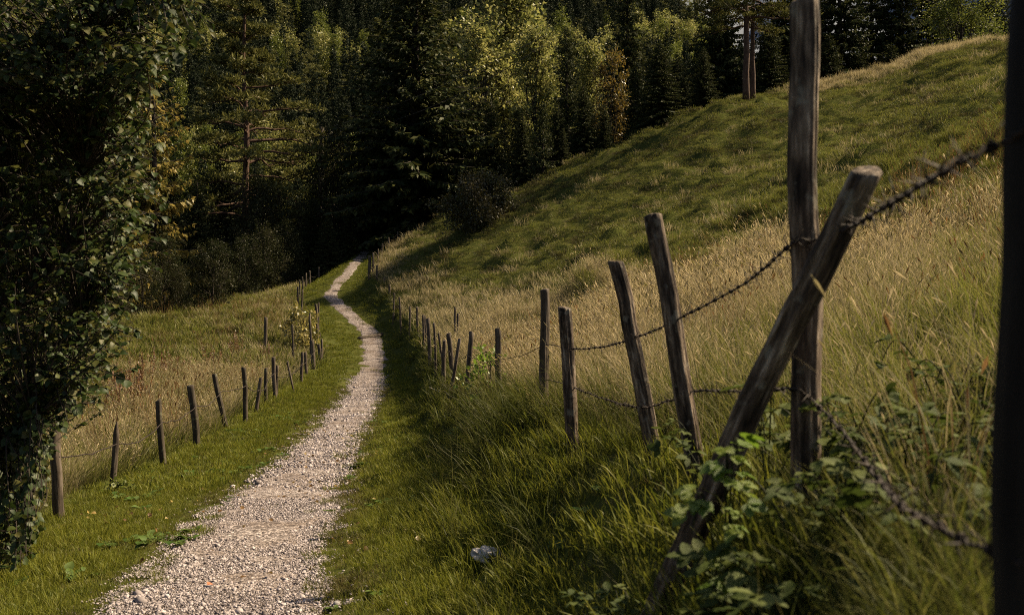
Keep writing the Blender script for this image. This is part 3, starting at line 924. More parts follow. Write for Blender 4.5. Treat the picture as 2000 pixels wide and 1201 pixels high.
# loose stones on the path
def stone_data(name, mat, seed, sub=1, flat=0.6, jag=0.35):
    import bmesh
    bm = bmesh.new()
    bmesh.ops.create_icosphere(bm, subdivisions=sub, radius=0.5)
    g = np.random.default_rng(seed)
    V = np.array([v.co[:] for v in bm.verts])
    Fc = np.array([[v.index for v in f.verts] for f in bm.faces])
    bm.free()
    V = V * (1 + g.uniform(-jag, jag, len(V)))[:, None] if sub == 1 else V * (1 + jag * (vnoise(V[:, 0] + V[:, 2] * 2, V[:, 1] - V[:, 2], 0.35, seed)))[:, None]
    V[:, 2] *= flat
    V[:, 0] *= g.uniform(1.0, 1.5)
    return mesh_data(name, V, [Fc], [mat], None, sub > 1)


stones = [stone_data('gravel_piece', M_GRAVEL, 400 + i, 1, 0.5, 0.5) for i in range(6)]
m_path = lambda x, y: np.clip(1 - sstep(-0.02, 0.22, zones(x, y)['dp'] + 0.2 * vnoise(x, y, 0.3, 55)) + 0.05 * np.exp(-np.maximum(zones(x, y)['dp'], 0) / 0.25), 0, 1)
glo = lambda y: T('px', y) - T('pw', y) / 2 - 0.9
ghi = lambda y: T('px', y) + T('pw', y) / 2 + 0.9
xs, ys = sample_area(lambda x, y: 5000 * m_path(x, y) * (0.55 + 0.45 * sstep(-0.5, 0.3, vnoise(x, y, 0.7, 58))), 4.5, 14, glo, ghi, 260000, 43)
P = np.stack([xs, ys, H0(xs, ys) + 0.02], -1)
g = np.random.default_rng(44)
s = np.exp(g.normal(math.log(0.0108), 0.5, len(xs)))
scatter('gravel', stones, P, g.uniform(0, 2 * PI, (len(xs), 3)) * np.array([0.15, 0.15, 1]), np.repeat(s[:, None], 3, 1), g.integers(0, 6, len(xs)))
xs, ys = sample_area(lambda x, y: 520 * m_path(x, y), 14, 40, glo, ghi, 90000, 45)
P = np.stack([xs, ys, H0(xs, ys) + 0.02], -1)
s = np.exp(g.normal(math.log(0.026), 0.45, len(xs)))
scatter('gravel', stones, P, g.uniform(0, 2 * PI, (len(xs), 3)) * np.array([0.15, 0.15, 1]), np.repeat(s[:, None], 3, 1), g.integers(0, 6, len(xs)))

# ------------------------------------------------------------------ fences
def post_data(name, mat, h, r, seed, seg=14, rings=14, cut=0.03, rough=0.10, point=False):
    """a split or round post along +z, base at 0, top cut a little crooked"""
    z = np.linspace(0, h, rings)
    th = np.linspace(0, 2 * PI, seg, endpoint=False)
    TH, Z = np.meshgrid(th, z)
    cxr, cyr = np.cos(TH), np.sin(TH)
    rr = r * (1.06 - 0.10 * Z / h)
    rr = rr * (1 + rough * vnoise(cxr * 3 + seed, cyr * 3 + Z * 0.9, 1.0, seed) + 0.5 * rough * vnoise(TH * r * 60, Z * 3, 1.0, seed + 1) + rough * 0.35 * vnoise(cxr * 9, cyr * 9 + Z * 1.2, 1.0, seed + 2))
    if point:
        rr = rr * np.where(Z > h * 0.86, 0.25 + 0.75 * (h - Z) / (h * 0.14), 1)
    if seg >= 24:
        gg = np.random.default_rng(seed + 900)
        for _ in range(9):
            t0, z0, zl, dp, wv = gg.uniform(0, 2 * PI), gg.uniform(0, h), gg.uniform(0.25, 0.8) * h, gg.uniform(0.06, 0.20), gg.uniform(0.05, 0.11)
            dth = np.abs((TH - t0 - 0.10 * np.sin(Z * 5 + t0) + PI) % (2 * PI) - PI)
            rr = rr * (1 - dp * np.exp(-(dth / wv) ** 2) * np.exp(-((Z - z0) / zl) ** 4))
    bow = r * (0.35 * np.sin(Z / h * PI + seed) + 0.22 * vnoise(Z, Z * 0 + seed, 0.35, seed + 5) + 0.08 * vnoise(Z, Z * 0 + seed, 0.12, seed + 6))
    X = cxr * rr + bow
    Y = cyr * rr + r * 0.2 * vnoise(Z, Z * 0 + seed * 2.3, 0.4, seed + 7)
    # crooked, chamfered top
    g = np.random.default_rng(seed)
    sx, sy = g.uniform(-1, 1, 2)
    Zt = Z.copy()
    Zt[-1] += cut * (sx * cxr[-1] + sy * cyr[-1]) * 0.5
    Zt[-2] = np.minimum(Zt[-2], Zt[-1] - 0.012 + 0 * Zt[-2])
    V = np.stack([X, Y, Zt], -1).reshape(-1, 3)
    top = np.stack([X[-1] * 0.80, Y[-1] * 0.80, Zt[-1] + r * 0.16], -1)
    cen = np.array([[X[-1].mean(), Y[-1].mean(), Zt[-1].mean() + r * 0.14]])
    n0 = len(V)
    V = np.concatenate([V, top, cen])
    i = np.arange(rings - 1)[:, None] * seg
    j = np.arange(seg)[None]
    j2 = (j + 1) % seg
    Q = np.stack([i + j, i + j2, i + seg + j2, i + seg + j], -1).reshape(-1, 4)
    jj = np.arange(seg)
    k = (rings - 1) * seg
    Q2 = np.stack([k + jj, k + (jj + 1) % seg, n0 + (jj + 1) % seg, n0 + jj], -1)
    T3 = np.stack([n0 + jj, n0 + (jj + 1) % seg, np.full(seg, n0 + seg)], -1)
    return mesh_data(name, V, [np.concatenate([Q, Q2]), T3], [mat], None, True)


def frame(base, top):
    d = Vector(top) - Vector(base)
    q = d.to_track_quat('Z', 'Y')
    return q, d.length


def ground_line(top, base):
    """slide the foot of a post along its own axis until it is in the ground"""
    top, base = np.array(top), np.array(base)
    d = (base - top) / np.linalg.norm(base - top)
    for L in np.arange(0.3, 4.0, 0.02):
        p = top + d * L
        if p[2] < Hs(p[0], p[1]) - 0.28:
            return p
    return base


def add_post(parent, ploc, tpx, tpy, bpx, bpy_, Y, wpx, seed, mat, seg, rings, dY=0.0, point=False, name='post', rough=0.10, cut=0.03):
    top = U(tpx, tpy, Y + dY)
    base = ground_line(top, U(bpx, bpy_, Y))
    q, L = frame(base, top)
    r = wpx / F * Y / 2
    o = obj(name, post_data(name, mat, L, r, seed, seg, rings, cut=cut, rough=rough, point=point), parent)
    o.location = Vector(base) - Vector(ploc)
    o.rotation_euler = q.to_euler()
    o.rotation_euler.rotate_axis('Z', (seed * 1.7) % 6.28)
    return o, base, top, r


def wire_pts(P, n=10, sag=0.05, jit=0.006, seed=0):
    """sagging polyline through the fixing points"""
    g = np.random.default_rng(seed)
    out = []
    P = np.asarray(P, float)
    for i in range(len(P) - 1):
        t = np.linspace(0, 1, n, endpoint=False)
        L = np.linalg.norm(P[i + 1] - P[i])
        s = sag * g.uniform(0.3, 1.5) * L / 2.5
        p = P[i] + (P[i + 1] - P[i]) * t[:, None]
        p[:, 2] -= s * 4 * t * (1 - t)
        p[1:] += g.normal(0, jit, (n - 1, 3))
        out.append(p)
    out.append(P[-1:])
    return np.concatenate(out)


def resample(P, step):
    d = np.concatenate([[0], np.cumsum(np.linalg.norm(np.diff(P, axis=0), axis=1))])
    s = np.arange(0, d[-1], step)
    return np.stack([np.interp(s, d, P[:, k]) for k in range(3)], -1)


def twisted(mb, P, pitch=0.05, r=0.0025, off=0.0027, step=0.006):
    P = resample(P, step)
    Tn = np.gradient(P, axis=0)
    Tn /= np.linalg.norm(Tn, axis=1)[:, None]
    A = np.cross(Tn, [0, 0, 1.0]); A /= np.linalg.norm(A, axis=1)[:, None]
    B = np.cross(Tn, A)
    ph = np.arange(len(P)) * step / pitch * 2 * PI
    for k in (0, PI):
        mb.tube(P + off * (A * np.cos(ph + k)[:, None] + B * np.sin(ph + k)[:, None]), r, 5)


def barb_data(seed):
    """two short wires coiled round the strand, four sharp ends"""
    g = np.random.default_rng(seed)
    mb = MB()
    t = np.linspace(0, 1, 15)
    for k in range(2):
        ph = k * PI / 2 + g.uniform(-0.4, 0.4)
        x = (k - 0.5) * 0.009
        coil = np.stack([x + (t - 0.5) * 0.010, 0.0058 * np.cos(ph + t * 4 * PI), 0.0058 * np.sin(ph + t * 4 * PI)], -1)
        d0 = np.array([g.normal(0, 0.35), math.cos(ph + PI / 2 * 1), math.sin(ph + PI / 2)])
        d1 = np.array([g.normal(0, 0.35), -math.cos(ph + PI / 2), -math.sin(ph + PI / 2)])
        L0, L1 = g.uniform(0.036, 0.052, 2)
        P = np.concatenate([(coil[0] + d0 * L0)[None], coil, (coil[-1] + d1 * L1)[None]])
        r = np.full(len(P), 0.0022); r[0] = r[-1] = 0.0005
        mb.tube(P, r, 4)
    return mb.data('barb', M_WIRE)


BARBS = [barb_data(500 + i) for i in range(4)]


def barbed(parent, ploc, P, seed, name='barbed_wire', near=9.0, gap=0.115, label=None, n_max=140):
    """wire part with single barbs as its children where they can be told apart"""
    g = np.random.default_rng(seed)
    P = np.asarray(P, float)
    mb = MB()
    d = P[:, 1]
    nearP = P[d <= near]
    farP = P[d >= near - 0.6]
    pl = np.asarray(ploc, float)
    if len(nearP) > 2:
        twisted(mb, nearP - pl)
    if len(farP) > 2:
        mb.tube(farP - pl, 0.0045, 5)
    w = obj(name, mb.data(name, M_WIRE), parent)
    if label: w['label'] = label
    if len(nearP) > 2:
        Q = resample(nearP - pl, gap)[1:]
        for k in range(min(len(Q) - 1, n_max)):
            b = obj('barb', BARBS[g.integers(0, 4)], w, Q[k])
            dirv = Vector(Q[k + 1] - Q[k])
            b.rotation_euler = dirv.to_track_quat('X', 'Z').to_euler()
            b.rotation_euler.rotate_axis('X', g.uniform(0, 6.28))
            s = g.uniform(0.9, 1.25)
            b.scale = (s, s, s)
    return w


# -- right fence
RFL = (1.02, 3.4, Hs(1.02, 3.4))
rf = obj('barbed_wire_fence', None, None, RFL)
tag(rf, 'barbed wire fence of weathered posts on the bank right of the gravel path', 'fence')
black, bb, bt_, br = add_post(rf, RFL, 2060, -120, 2044, 1250, 1.4, 150, 3, M_POSTBLACK, 36, 40, rough=0.05)
black['label'] = 'near black blurred post cut off by the right picture edge'
mainp, mb_, mt_, mr = add_post(rf, RFL, 1564, 8, 1584, 1075, 3.4, 58, 4, M_POST, 56, 110, rough=0.11, cut=0.02)
mainp['label'] = 'tallest post with deep grain, crossed by a slanting brace'
br_top, br_base = U(1692, 335, 2.98), U(1352, 1052, 3.62)
brb = ground_line(br_top, br_base)
q, L = frame(brb, br_top)
brace = obj('brace', post_data('brace', M_POST, L, 0.047, 9, 48, 90, cut=0.035, rough=0.12), rf)
brace.location = Vector(brb) - Vector(RFL)
brace.rotation_euler = q.to_euler()
brace['label'] = 'slanting round brace leaning across the tallest post'
RPOSTS = [(1281, 422, 1358, 935, 5.3, 35), (1199, 513, 1278, 890, 6.4, 30), (1102, 602, 1122, 905, 8.2, 25), (1061, 566, 1067, 800, 11, 18),
          (972, 642, 974, 745, 14.5, 12.5), (920, 649, 911, 760, 17.5, 10), (898, 661, 887, 730, 20, 7), (877, 651, 884, 720, 22, 9.5),
          (868, 665, 868, 725, 23, 8), (857, 651, 862, 690, 25, 4.5), (847, 631, 850, 690, 28, 5), (835, 622, 838, 680, 31, 7.5), (826, 615, 828, 650, 36, 4.5),
          (829.5, 617, 831, 652, 37, 4), (815, 600, 816, 640, 42, 4.5), (801, 599, 801, 630, 46, 4), (781, 580, 782, 612, 50, 3.6), (770, 573, 769, 603, 53, 3.6),
          (761, 556, 761, 586, 57, 4.5), (751, 542, 751, 572, 60, 4), (737, 518, 736, 558, 62, 3.6), (729, 494, 728, 542, 64, 4), (721, 500, 722, 538, 64, 6),
          (738, 487, 738, 510, 70, 3.2), (747, 476, 747, 498, 73, 3), (759, 464, 760, 500, 75, 3.2), (777, 453, 777, 482, 78, 2.8)]
rposts = []
for k, p in enumerate(RPOSTS):
    near = p[4] < 12
    rposts.append(add_post(rf, RFL, *p, 20 + k, M_POST if p[4] < 9 else M_POSTFAR, 40 if near else 12, 60 if near else 12, rough=0.12))
for k, lab in ((0, 'thick post leaning left, next beyond the tallest post'), (1, 'leaning post left of the thick leaning post'), (2, 'upright brown post with a flat pale top'),
               (22, 'short pale post lit at the far bend of the path')):
    rposts[k][0]['label'] = lab


def along(p, f, off=(-1.0, 0.0)):
    """fixing point on a post at fraction f of its visible height, on its path side"""
    o, base, top, r = p
    q = base + (top - base) * f
    return q + np.array([off[0], off[1], 0]) * r * 1.05


up = [U(2040, 228, 1.32), U(1956, 280, 1.40), U(1850, 331, 1.62), U(1722, 408, 2.35), U(1650, 448, 2.95), U(1588, 470, 3.33), U(1548, 477, 3.36), U(1450, 556, 4.3), U(1326, 622, 5.24), U(1290, 640, 5.7),
      U(1238, 660, 6.33), U(1180, 677, 7.2), U(1116, 681, 8.12), U(1066, 674, 10.9), U(1020, 694, 12.6), U(972, 703, 14.4)]
up = catmull(up, 10)
g = np.random.default_rng(5)
rest = [up[-1]] + [along(p, 0.74) for p in rposts[5:]]
barbed(rf, RFL, np.concatenate([up + g.normal(0, 0.0012, up.shape), wire_pts(rest, 8, 0.05, 0.01, 6)[1:]]), 7, label='upper strand of rusty barbed wire climbing to the near black post')
low = [U(2040, 1120, 1.33), U(1956, 1085, 1.40), U(1850, 1035, 1.62), U(1760, 985, 2.0), U(1690, 900, 2.55), U(1640, 835, 3.0), U(1580, 778, 3.32), U(1545, 758, 3.40), U(1480, 764, 4.0), U(1400, 763, 4.8),
       U(1356, 764, 5.24), U(1302, 784, 5.7), U(1256, 796, 6.32), U(1190, 782, 7.2), U(1124, 758, 8.12), U(1068, 742, 10.9), U(1020, 752, 12.6), U(975, 748, 14.4)]
low = catmull(low, 10)
rest = [low[-1]] + [along(p, 0.42) for p in rposts[5:]]
barbed(rf, RFL, np.concatenate([low + g.normal(0, 0.002, low.shape), wire_pts(rest, 8, 0.05, 0.01, 8)[1:]]), 9, label='lower strand of rusty barbed wire drooping from the tallest post')
loose = catmull([U(1540, 985, 3.36), U(1560, 1020, 3.30), U(1610, 1065, 3.1), U(1665, 1125, 2.85), U(1700, 1180, 2.6), U(1722, 1235, 2.4)], 10)
barbed(rf, RFL, loose + g.normal(0, 0.002, loose.shape), 11, label='loose end of barbed wire trailing into the brambles')
low3 = catmull([U(1552, 985, 3.36), U(1500, 990, 3.8), U(1440, 968, 4.5), U(1372, 955, 5.2)], 10)
barbed(rf, RFL, low3 + g.normal(0, 0.002, low3.shape), 12, label='short lowest strand between the tallest post and the next')

# -- left fence
LFL = tuple(ground_line(U(103, 832, 12), U(118, 1012, 12)) + np.array([0, 0, 0.28]))
lf = obj('barbed_wire_fence', None, None, LFL)
tag(lf, 'low wire fence of thin uneven posts along the grass verge left of the gravel path', 'fence')
LPOSTS = [(103, 832, 118, 1012, 12, 20), (226, 824, 221, 948, 14.3, 12.5), (309, 782, 321, 912, 16.5, 12), (374, 753, 382, 872, 18.6, 14), (419, 731, 441, 836, 21, 10), (475, 718, 479, 822, 22, 9.5),
          (509, 738, 501, 795, 24, 7), (521, 719, 519, 788, 26, 7), (534, 698, 538, 782, 27, 7.5), (541, 715, 541, 755, 28, 6), (562, 706, 568, 738, 30, 4), (590, 688, 588, 754, 34, 6),
          (596, 688, 597, 720, 36, 6), (611, 666, 611, 724, 38, 8), (604, 612, 607, 690, 42, 4.5), (623, 673, 623, 712, 43, 6.5), (628.5, 662, 628.5, 710, 44, 4), (617, 594, 620, 654, 48, 5.5), (622, 591, 622, 640, 48.5, 3.6),
          (590, 566, 590, 608, 56, 3.6), (582, 560, 582, 596, 60, 3.6), (585, 547, 586, 580, 63, 2.8), (591, 541, 591, 566, 65, 2.8), (597, 534, 598, 562, 67, 3.2), (605, 529, 605, 561, 70, 3.2), (622, 522, 624, 551, 75, 3.4), (629, 525, 634, 546, 79, 2.4)]
lposts = []
for k, p in enumerate(LPOSTS):
    near = p[4] < 23
    lposts.append(add_post(lf, LFL, *p, 70 + k, M_POSTMOSS if k in (2, 3, 4, 5, 7) else M_POSTFAR, 24 if near else 10, 30 if near else 10, rough=0.08, point=(k == 1)))
for k, lab in ((0, 'thick rounded first post beside the dark bush'), (1, 'dark pointed stake between the first post and the slim round post'), (4, 'post leaning to the left with a pale cut top')):
    lposts[k][0]['label'] = lab
wp = [lposts[0][1] + (lposts[0][2] - lposts[0][1]) * 0.8 + np.array([-1.2, -0.5, 0.0])] + [along(p, 0.74, (0.9, -0.4)) for p in lposts if p[0] is not lposts[10][0]]
wl_ = wire_pts(wp, 10, 0.10, 0.010, 15)
mb = MB(); mb.tube(wl_ - np.array(LFL), 0.0085, 5)
gb = np.random.default_rng(16)
for p in resample(wl_[wl_[:, 1] < 24] - np.array(LFL), 0.13):
    d = gb.normal(0, 1, 3); d /= np.linalg.norm(d)
    mb.tube(np.array([p - d * 0.022, p + d * 0.022]), 0.003, 3)
obj('barbed_wire', mb.data('barbed_wire', M_WIRE), lf)

# -- stray posts standing in the grass
for (a, lab) in (((889, 600, 889, 640, 34, 4.5), 'thin lone stake in the straw grass, the taller of a pair'),
                 ((894, 612, 894, 655, 33, 4), 'thin lone stake in the straw grass, the shorter of a pair'),
                 ((571, 634, 573, 692, 40, 4), 'thin crooked stake in the left meadow in front of the yellow shrub'),
                 ((519, 620, 519, 662, 42, 7), 'short grey stump of a post in the left meadow')):
    o, b_, t_, r_ = add_post(None, (0, 0, 0), *a, int(a[0]), M_POSTFAR, 10, 10, name='fence_stake')
    tag(o, lab, 'post', 'single stakes in the meadow')

# -- utility pole with its cables
pb = U(618, 470, 92); pb[2] = Hs(pb[0], pb[1]) - 0.5
pt = U(629, 250, 92)
q, L = frame(pb, pt)
pole = obj('utility_pole', None, None, pb)
tag(pole, 'grey wooden utility pole with slack cables at the edge of the dark wood', 'pole')
o = obj('pole_shaft', post_data('pole_shaft', M_POLE, L, 0.22, 77, 14, 12, cut=0.02, rough=0.04), pole)
o.rotation_euler = q.to_euler()
mb = MB()
ca = np.array([-0.9, 0, L - 0.6]); cb = np.array([1.3, 0.2, L - 0.6])
mb.tube(np.array([ca, cb]), 0.07, 6)
obj('cross_arm', mb.data('cross_arm', M_POLE), pole)
for k, (sx, sy, mpx, mpy, epx, epy) in enumerate(((640, 262, 800, 195, 1065, 70), (655, 268, 810, 222, 1060, 90), (690, 268, 850, 235, 990, 165))):
    A = U(630 + 3 * k, 252 + 5 * k, 92); B = U(mpx, mpy, 79); C = U(epx, epy, 68)
    t = np.linspace(0, 1, 30)[:, None]
    Pq = (1 - t) ** 2 * A + 2 * t * (1 - t) * (2 * B - 0.5 * A - 0.5 * C) + t * t * C
    mb = MB(); mb.tube(Pq - pb, 0.022, 4)
    obj('cable', mb.data('cable', M_CABLE), pole)


# ------------------------------------------------------------------ trees
def kites(P, D, L, W, g, roll=None):
    """flat pointed leaves or needle sprays: (n,3) points, directions, lengths, widths"""
    D = D / (np.linalg.norm(D, axis=1)[:, None] + 1e-9)
    rv = g.normal(0, 1, D.shape) if roll is None else roll
    S = np.cross(D, rv)
    S /= np.linalg.norm(S, axis=1)[:, None] + 1e-9
    M = P + D * (L * 0.45)[:, None]
    h = S * (W / 2)[:, None]
    V = np.stack([P, M + h, P + D * L[:, None], M - h], 1).reshape(-1, 3)
    n_ = len(P)
    return V, np.arange(n_ * 4).reshape(n_, 4)


def spruce_parts(h, Rr, seed, mat, detail=1.0, whorl=0.42, droop=0.35, bare=0.04, gapp=0.12):
    g = np.random.default_rng(seed)
    fol, tr = MB(), MB()
    zt = np.linspace(0, h * 0.985, 12)
    wob = np.cumsum(g.normal(0, 0.02, (12, 2)), 0)
    tr.tube(np.concatenate([wob, zt[:, None]], 1), 0.018 * h * (1 - zt / h) ** 0.9 + 0.015, 9)
    z = h * bare
    P_, D_, L_, W_, A_ = [], [], [], [], []
    while z < h * 0.985:
        f = z / h
        nb = int(g.integers(6, 10)) if f < 0.9 else 5
        a0 = g.uniform(0, 2 * PI)
        env = Rr * (1 - f) ** 0.78 * (0.62 + 0.38 * min(1, f / 0.12)) + 0.15
        for b in range(nb):
            if g.uniform() < gapp:
                continue
            az = a0 + 2 * PI * b / nb + g.normal(0, 0.22)
            Lb = env * g.uniform(0.68, 1.14)
            zz0 = z + g.normal(0, whorl * 0.35)
            ca, sa = math.cos(az), math.sin(az)
            m = max(4, int(Lb / 0.26 * detail))
            s = (np.arange(m) + g.uniform(0.2, 0.8, m)) / m
            s = 0.12 + 0.88 * s
            up0 = -0.15 + 0.75 * f
            zc = Lb * (up0 * s - (droop + 0.25 * (1 - f)) * s ** 2 + 0.30 * s ** 3)
            pos = np.stack([ca * Lb * s, sa * Lb * s, zz0 + zc], -1)
            if Lb > 1.0 and detail > 0.6:
                s5 = np.linspace(0, 1, 5)
                z5 = Lb * (up0 * s5 - (droop + 0.25 * (1 - f)) * s5 ** 2 + 0.30 * s5 ** 3)
                tr.tube(np.stack([ca * Lb * s5, sa * Lb * s5, zz0 + z5], -1), 0.012 * Lb * (1.05 - s5) + 0.006, 4, cap=False)
            for side in (-1, 1):
                an = az + side * g.uniform(0.5, 1.15, m)
                d = np.stack([np.cos(an), np.sin(an), -0.25 - 0.55 * g.uniform(0, 1, m)], -1)
                ln = (0.20 + 0.34 * Lb * (1 - s * 0.75) * 0.55) * g.uniform(0.65, 1.3, m) / detail ** 0.5
                P_.append(pos); D_.append(d); L_.append(ln); W_.append(ln * g.uniform(0.35, 0.62, m)); A_.append(g.uniform(0, 1, m))
                # a second, hanging spray
                d2 = d * 0.6 + np.stack([g.normal(0, 0.2, m), g.normal(0, 0.2, m), -0.8 + 0 * an], -1)
                P_.append(pos + d * (ln * 0.35)[:, None]); D_.append(d2); L_.append(ln * 0.75); W_.append(ln * 0.36); A_.append(g.uniform(0, 1, m))
            # the tip
            P_.append(pos[-1:]); D_.append(np.array([[ca, sa, 0.1]])); L_.append(np.array([0.35])); W_.append(np.array([0.14])); A_.append(np.array([1.0]))
        z += whorl * g.uniform(0.7, 1.2) * (1.0 if f < 0.7 else 0.7)
    P_, D_, L_, W_, A_ = (np.concatenate(v) for v in (P_, D_, L_, W_, A_))
    V, Q_ = kites(P_, D_, L_, W_, g)
    fol.add(V, [Q_], np.repeat(A_, 4))
    nt = 6
    V, Q_ = kites(np.tile([[0, 0, h * 0.97]], (nt, 1)), np.stack([g.normal(0, 0.15, nt), g.normal(0, 0.15, nt), np.ones(nt)], -1), np.full(nt, h * 0.035), np.full(nt, 0.10), g)
    fol.add(V, [Q_], 0.5)
    return tr.data('trunk', M_BARK), fol.data('crown', mat)


def pine_parts(h, Rr, seed, mat, c0=0.35, n_br=42, tufts=60):
    """Scots pine: bare reddish stem, crooked limbs carrying flat pads of needle tufts"""
    g = np.random.default_rng(seed)
    fol, tr = MB(), MB()
    zt = np.linspace(0, h * 0.97, 14)
    wob = np.cumsum(g.normal(0, 0.05, (14, 2)), 0)
    stem = np.concatenate([wob, zt[:, None]], 1)
    tr.tube(stem, 0.016 * h * (1 - 0.85 * zt / h) + 0.02, 10)
    P_, D_, A_ = [], [], []
    for b in range(n_br):
        f = c0 + (1 - c0) * (b + g.uniform(0, 1)) / n_br
        z = f * h * 0.97
        az = b * 2.4 + g.normal(0, 0.4)
        t = (f - c0) / (1 - c0)
        Lb = Rr * (0.55 + 0.6 * math.sin(min(1, t * 1.15 + 0.22) * PI) ** 0.8) * g.uniform(0.6, 1.1) * (1 - 0.45 * t ** 3)
        s = np.linspace(0, 1, 7)
        bx = np.interp(z, zt, wob[:, 0]); by = np.interp(z, zt, wob[:, 1])
        kink = np.cumsum(g.normal(0, 0.05, (7, 3)), 0) * Lb * 0.5
        kink[0] = 0
        C = np.stack([bx + math.cos(az) * Lb * s, by + math.sin(az) * Lb * s, z + Lb * (0.05 + 0.25 * t) * s - 0.25 * Lb * s ** 2 * (1 - t)], -1) + kink
        tr.tube(C, 0.020 * Lb * (1.1 - s) + 0.012, 5, cap=False)
        for sub in range(7):
            k = g.uniform(0.35, 1.0)
            c = np.array([np.interp(k, s, C[:, i]) for i in range(3)])
            aa = az + g.normal(0, 0.9)
            e = c + np.array([math.cos(aa), math.sin(aa), 0.2]) * Lb * g.uniform(0.12, 0.38)
            tr.tube(np.array([c, (c + e) / 2 + [0, 0, 0.05], e]), np.array([0.02, 0.014, 0.008]), 4, cap=False)
            n_ = int(tufts * g.uniform(0.6, 1.3))
            th = g.uniform(0, 2 * PI, n_); rr = np.sqrt(g.uniform(0, 1, n_)) * g.uniform(0.35, 0.7)
            P = e + np.stack([np.cos(th) * rr, np.sin(th) * rr, np.abs(g.normal(0, 0.13, n_)) - 0.35 * rr ** 2], -1)
            D = np.stack([np.cos(th) * 0.6, np.sin(th) * 0.6, 0.5 + 0 * th], -1) + g.normal(0, 0.55, (n_, 3))
            P_.append(P); D_.append(D); A_.append(g.uniform(0, 1, n_))
    P_, D_, A_ = np.concatenate(P_), np.concatenate(D_), np.concatenate(A_)
    n_ = len(P_)
    V, Q_ = kites(P_, D_, g.uniform(0.22, 0.42, n_), g.uniform(0.07, 0.14, n_), g)
    fol.add(V, [Q_], np.repeat(A_, 4))
    return tr.data('trunk', M_PINEBARK), fol.data('crown', mat)


def leafy_parts(h, Rr, seed, mat, n_leaf=9000, size=0.16, lobes=16, c0=0.25, tall=1.0, bark=None, spire=False):
    """broadleaved tree or shrub: limbs to lobes, leaves along and round them"""
    g = np.random.default_rng(seed)
    fol, tr = MB(), MB()
    z1 = h * c0
    top = np.array([g.normal(0, 0.03) * h, g.normal(0, 0.03) * h, h * 0.8])
    zs = np.linspace(0, 1, 8)[:, None]
    stem = top * zs + np.concatenate([np.cumsum(g.normal(0, 0.02 * h / 8, (8, 2)), 0), np.zeros((8, 1))], 1)
    tr.tube(stem, 0.017 * h * (1.05 - zs[:, 0]) + 0.01, 8)
    P_, D_ = [], []
    per = n_leaf // lobes
    for k in range(lobes):
        f = (k + g.uniform(0.2, 0.8)) / lobes
        zc = z1 + (h - z1) * f
        env = Rr * (math.sin(PI * min(1, 0.18 + 0.80 * f)) ** 0.6) if not spire else Rr * (1.05 - f) ** 0.8
        az = k * 2.4 + g.normal(0, 0.5)
        rad = env * g.uniform(0.35, 0.85)
        c = np.array([math.cos(az) * rad, math.sin(az) * rad, zc])
        b0 = stem[min(7, int(max(0, (zc / h) * 7 - 1.5)))]
        limb = catmull([b0, (b0 + c) / 2 + g.normal(0, 0.05 * Rr, 3), c], 4)
        tr.tube(limb, np.linspace(0.011 * h, 0.004 * h, len(limb)) * 0.6, 5, cap=False)
        lr = np.array([1, 1, 0.85 * tall]) * Rr * g.uniform(0.28, 0.52)
        nt = 14
        tdir = g.normal(0, 1, (nt, 3)); tdir /= np.linalg.norm(tdir, axis=1)[:, None]
        tdir[:, 2] = np.abs(tdir[:, 2]) * 0.7 + 0.2 if spire else tdir[:, 2]
        for d in tdir:
            e = c + d * lr * g.uniform(0.7, 1.2)
            tr.tube(np.array([c, (c + e) / 2 + g.normal(0, 0.03, 3), e]), np.array([0.004, 0.0025, 0.001]) * h * 0.6, 3, cap=False)
            n_ = per // nt
            u_ = g.uniform(0.25, 1.05, n_)
            P_.append(c + (e - c) * u_[:, None] + g.normal(0, 0.075 * Rr, (n_, 3)))
            D_.append(d * 0.7 + g.normal(0, 0.6, (n_, 3)) + np.array([0, 0, -0.25]))
    P_, D_ = np.concatenate(P_), np.concatenate(D_)
    n_ = len(P_)
    L = size * g.uniform(0.6, 1.35, n_)
    V, Q_ = kites(P_, D_, L, L * g.uniform(0.5, 0.8, n_), g)
    fol.add(V, [Q_], np.repeat(np.clip(0.5 + 0.28 * vnoise(P_[:, 0] + P_[:, 2], P_[:, 1], Rr * 0.5, seed) + g.normal(0, 0.2, n_), 0.01, 0.99), 4))
    return tr.data('trunk', bark or M_BARK), fol.data('crown', mat)


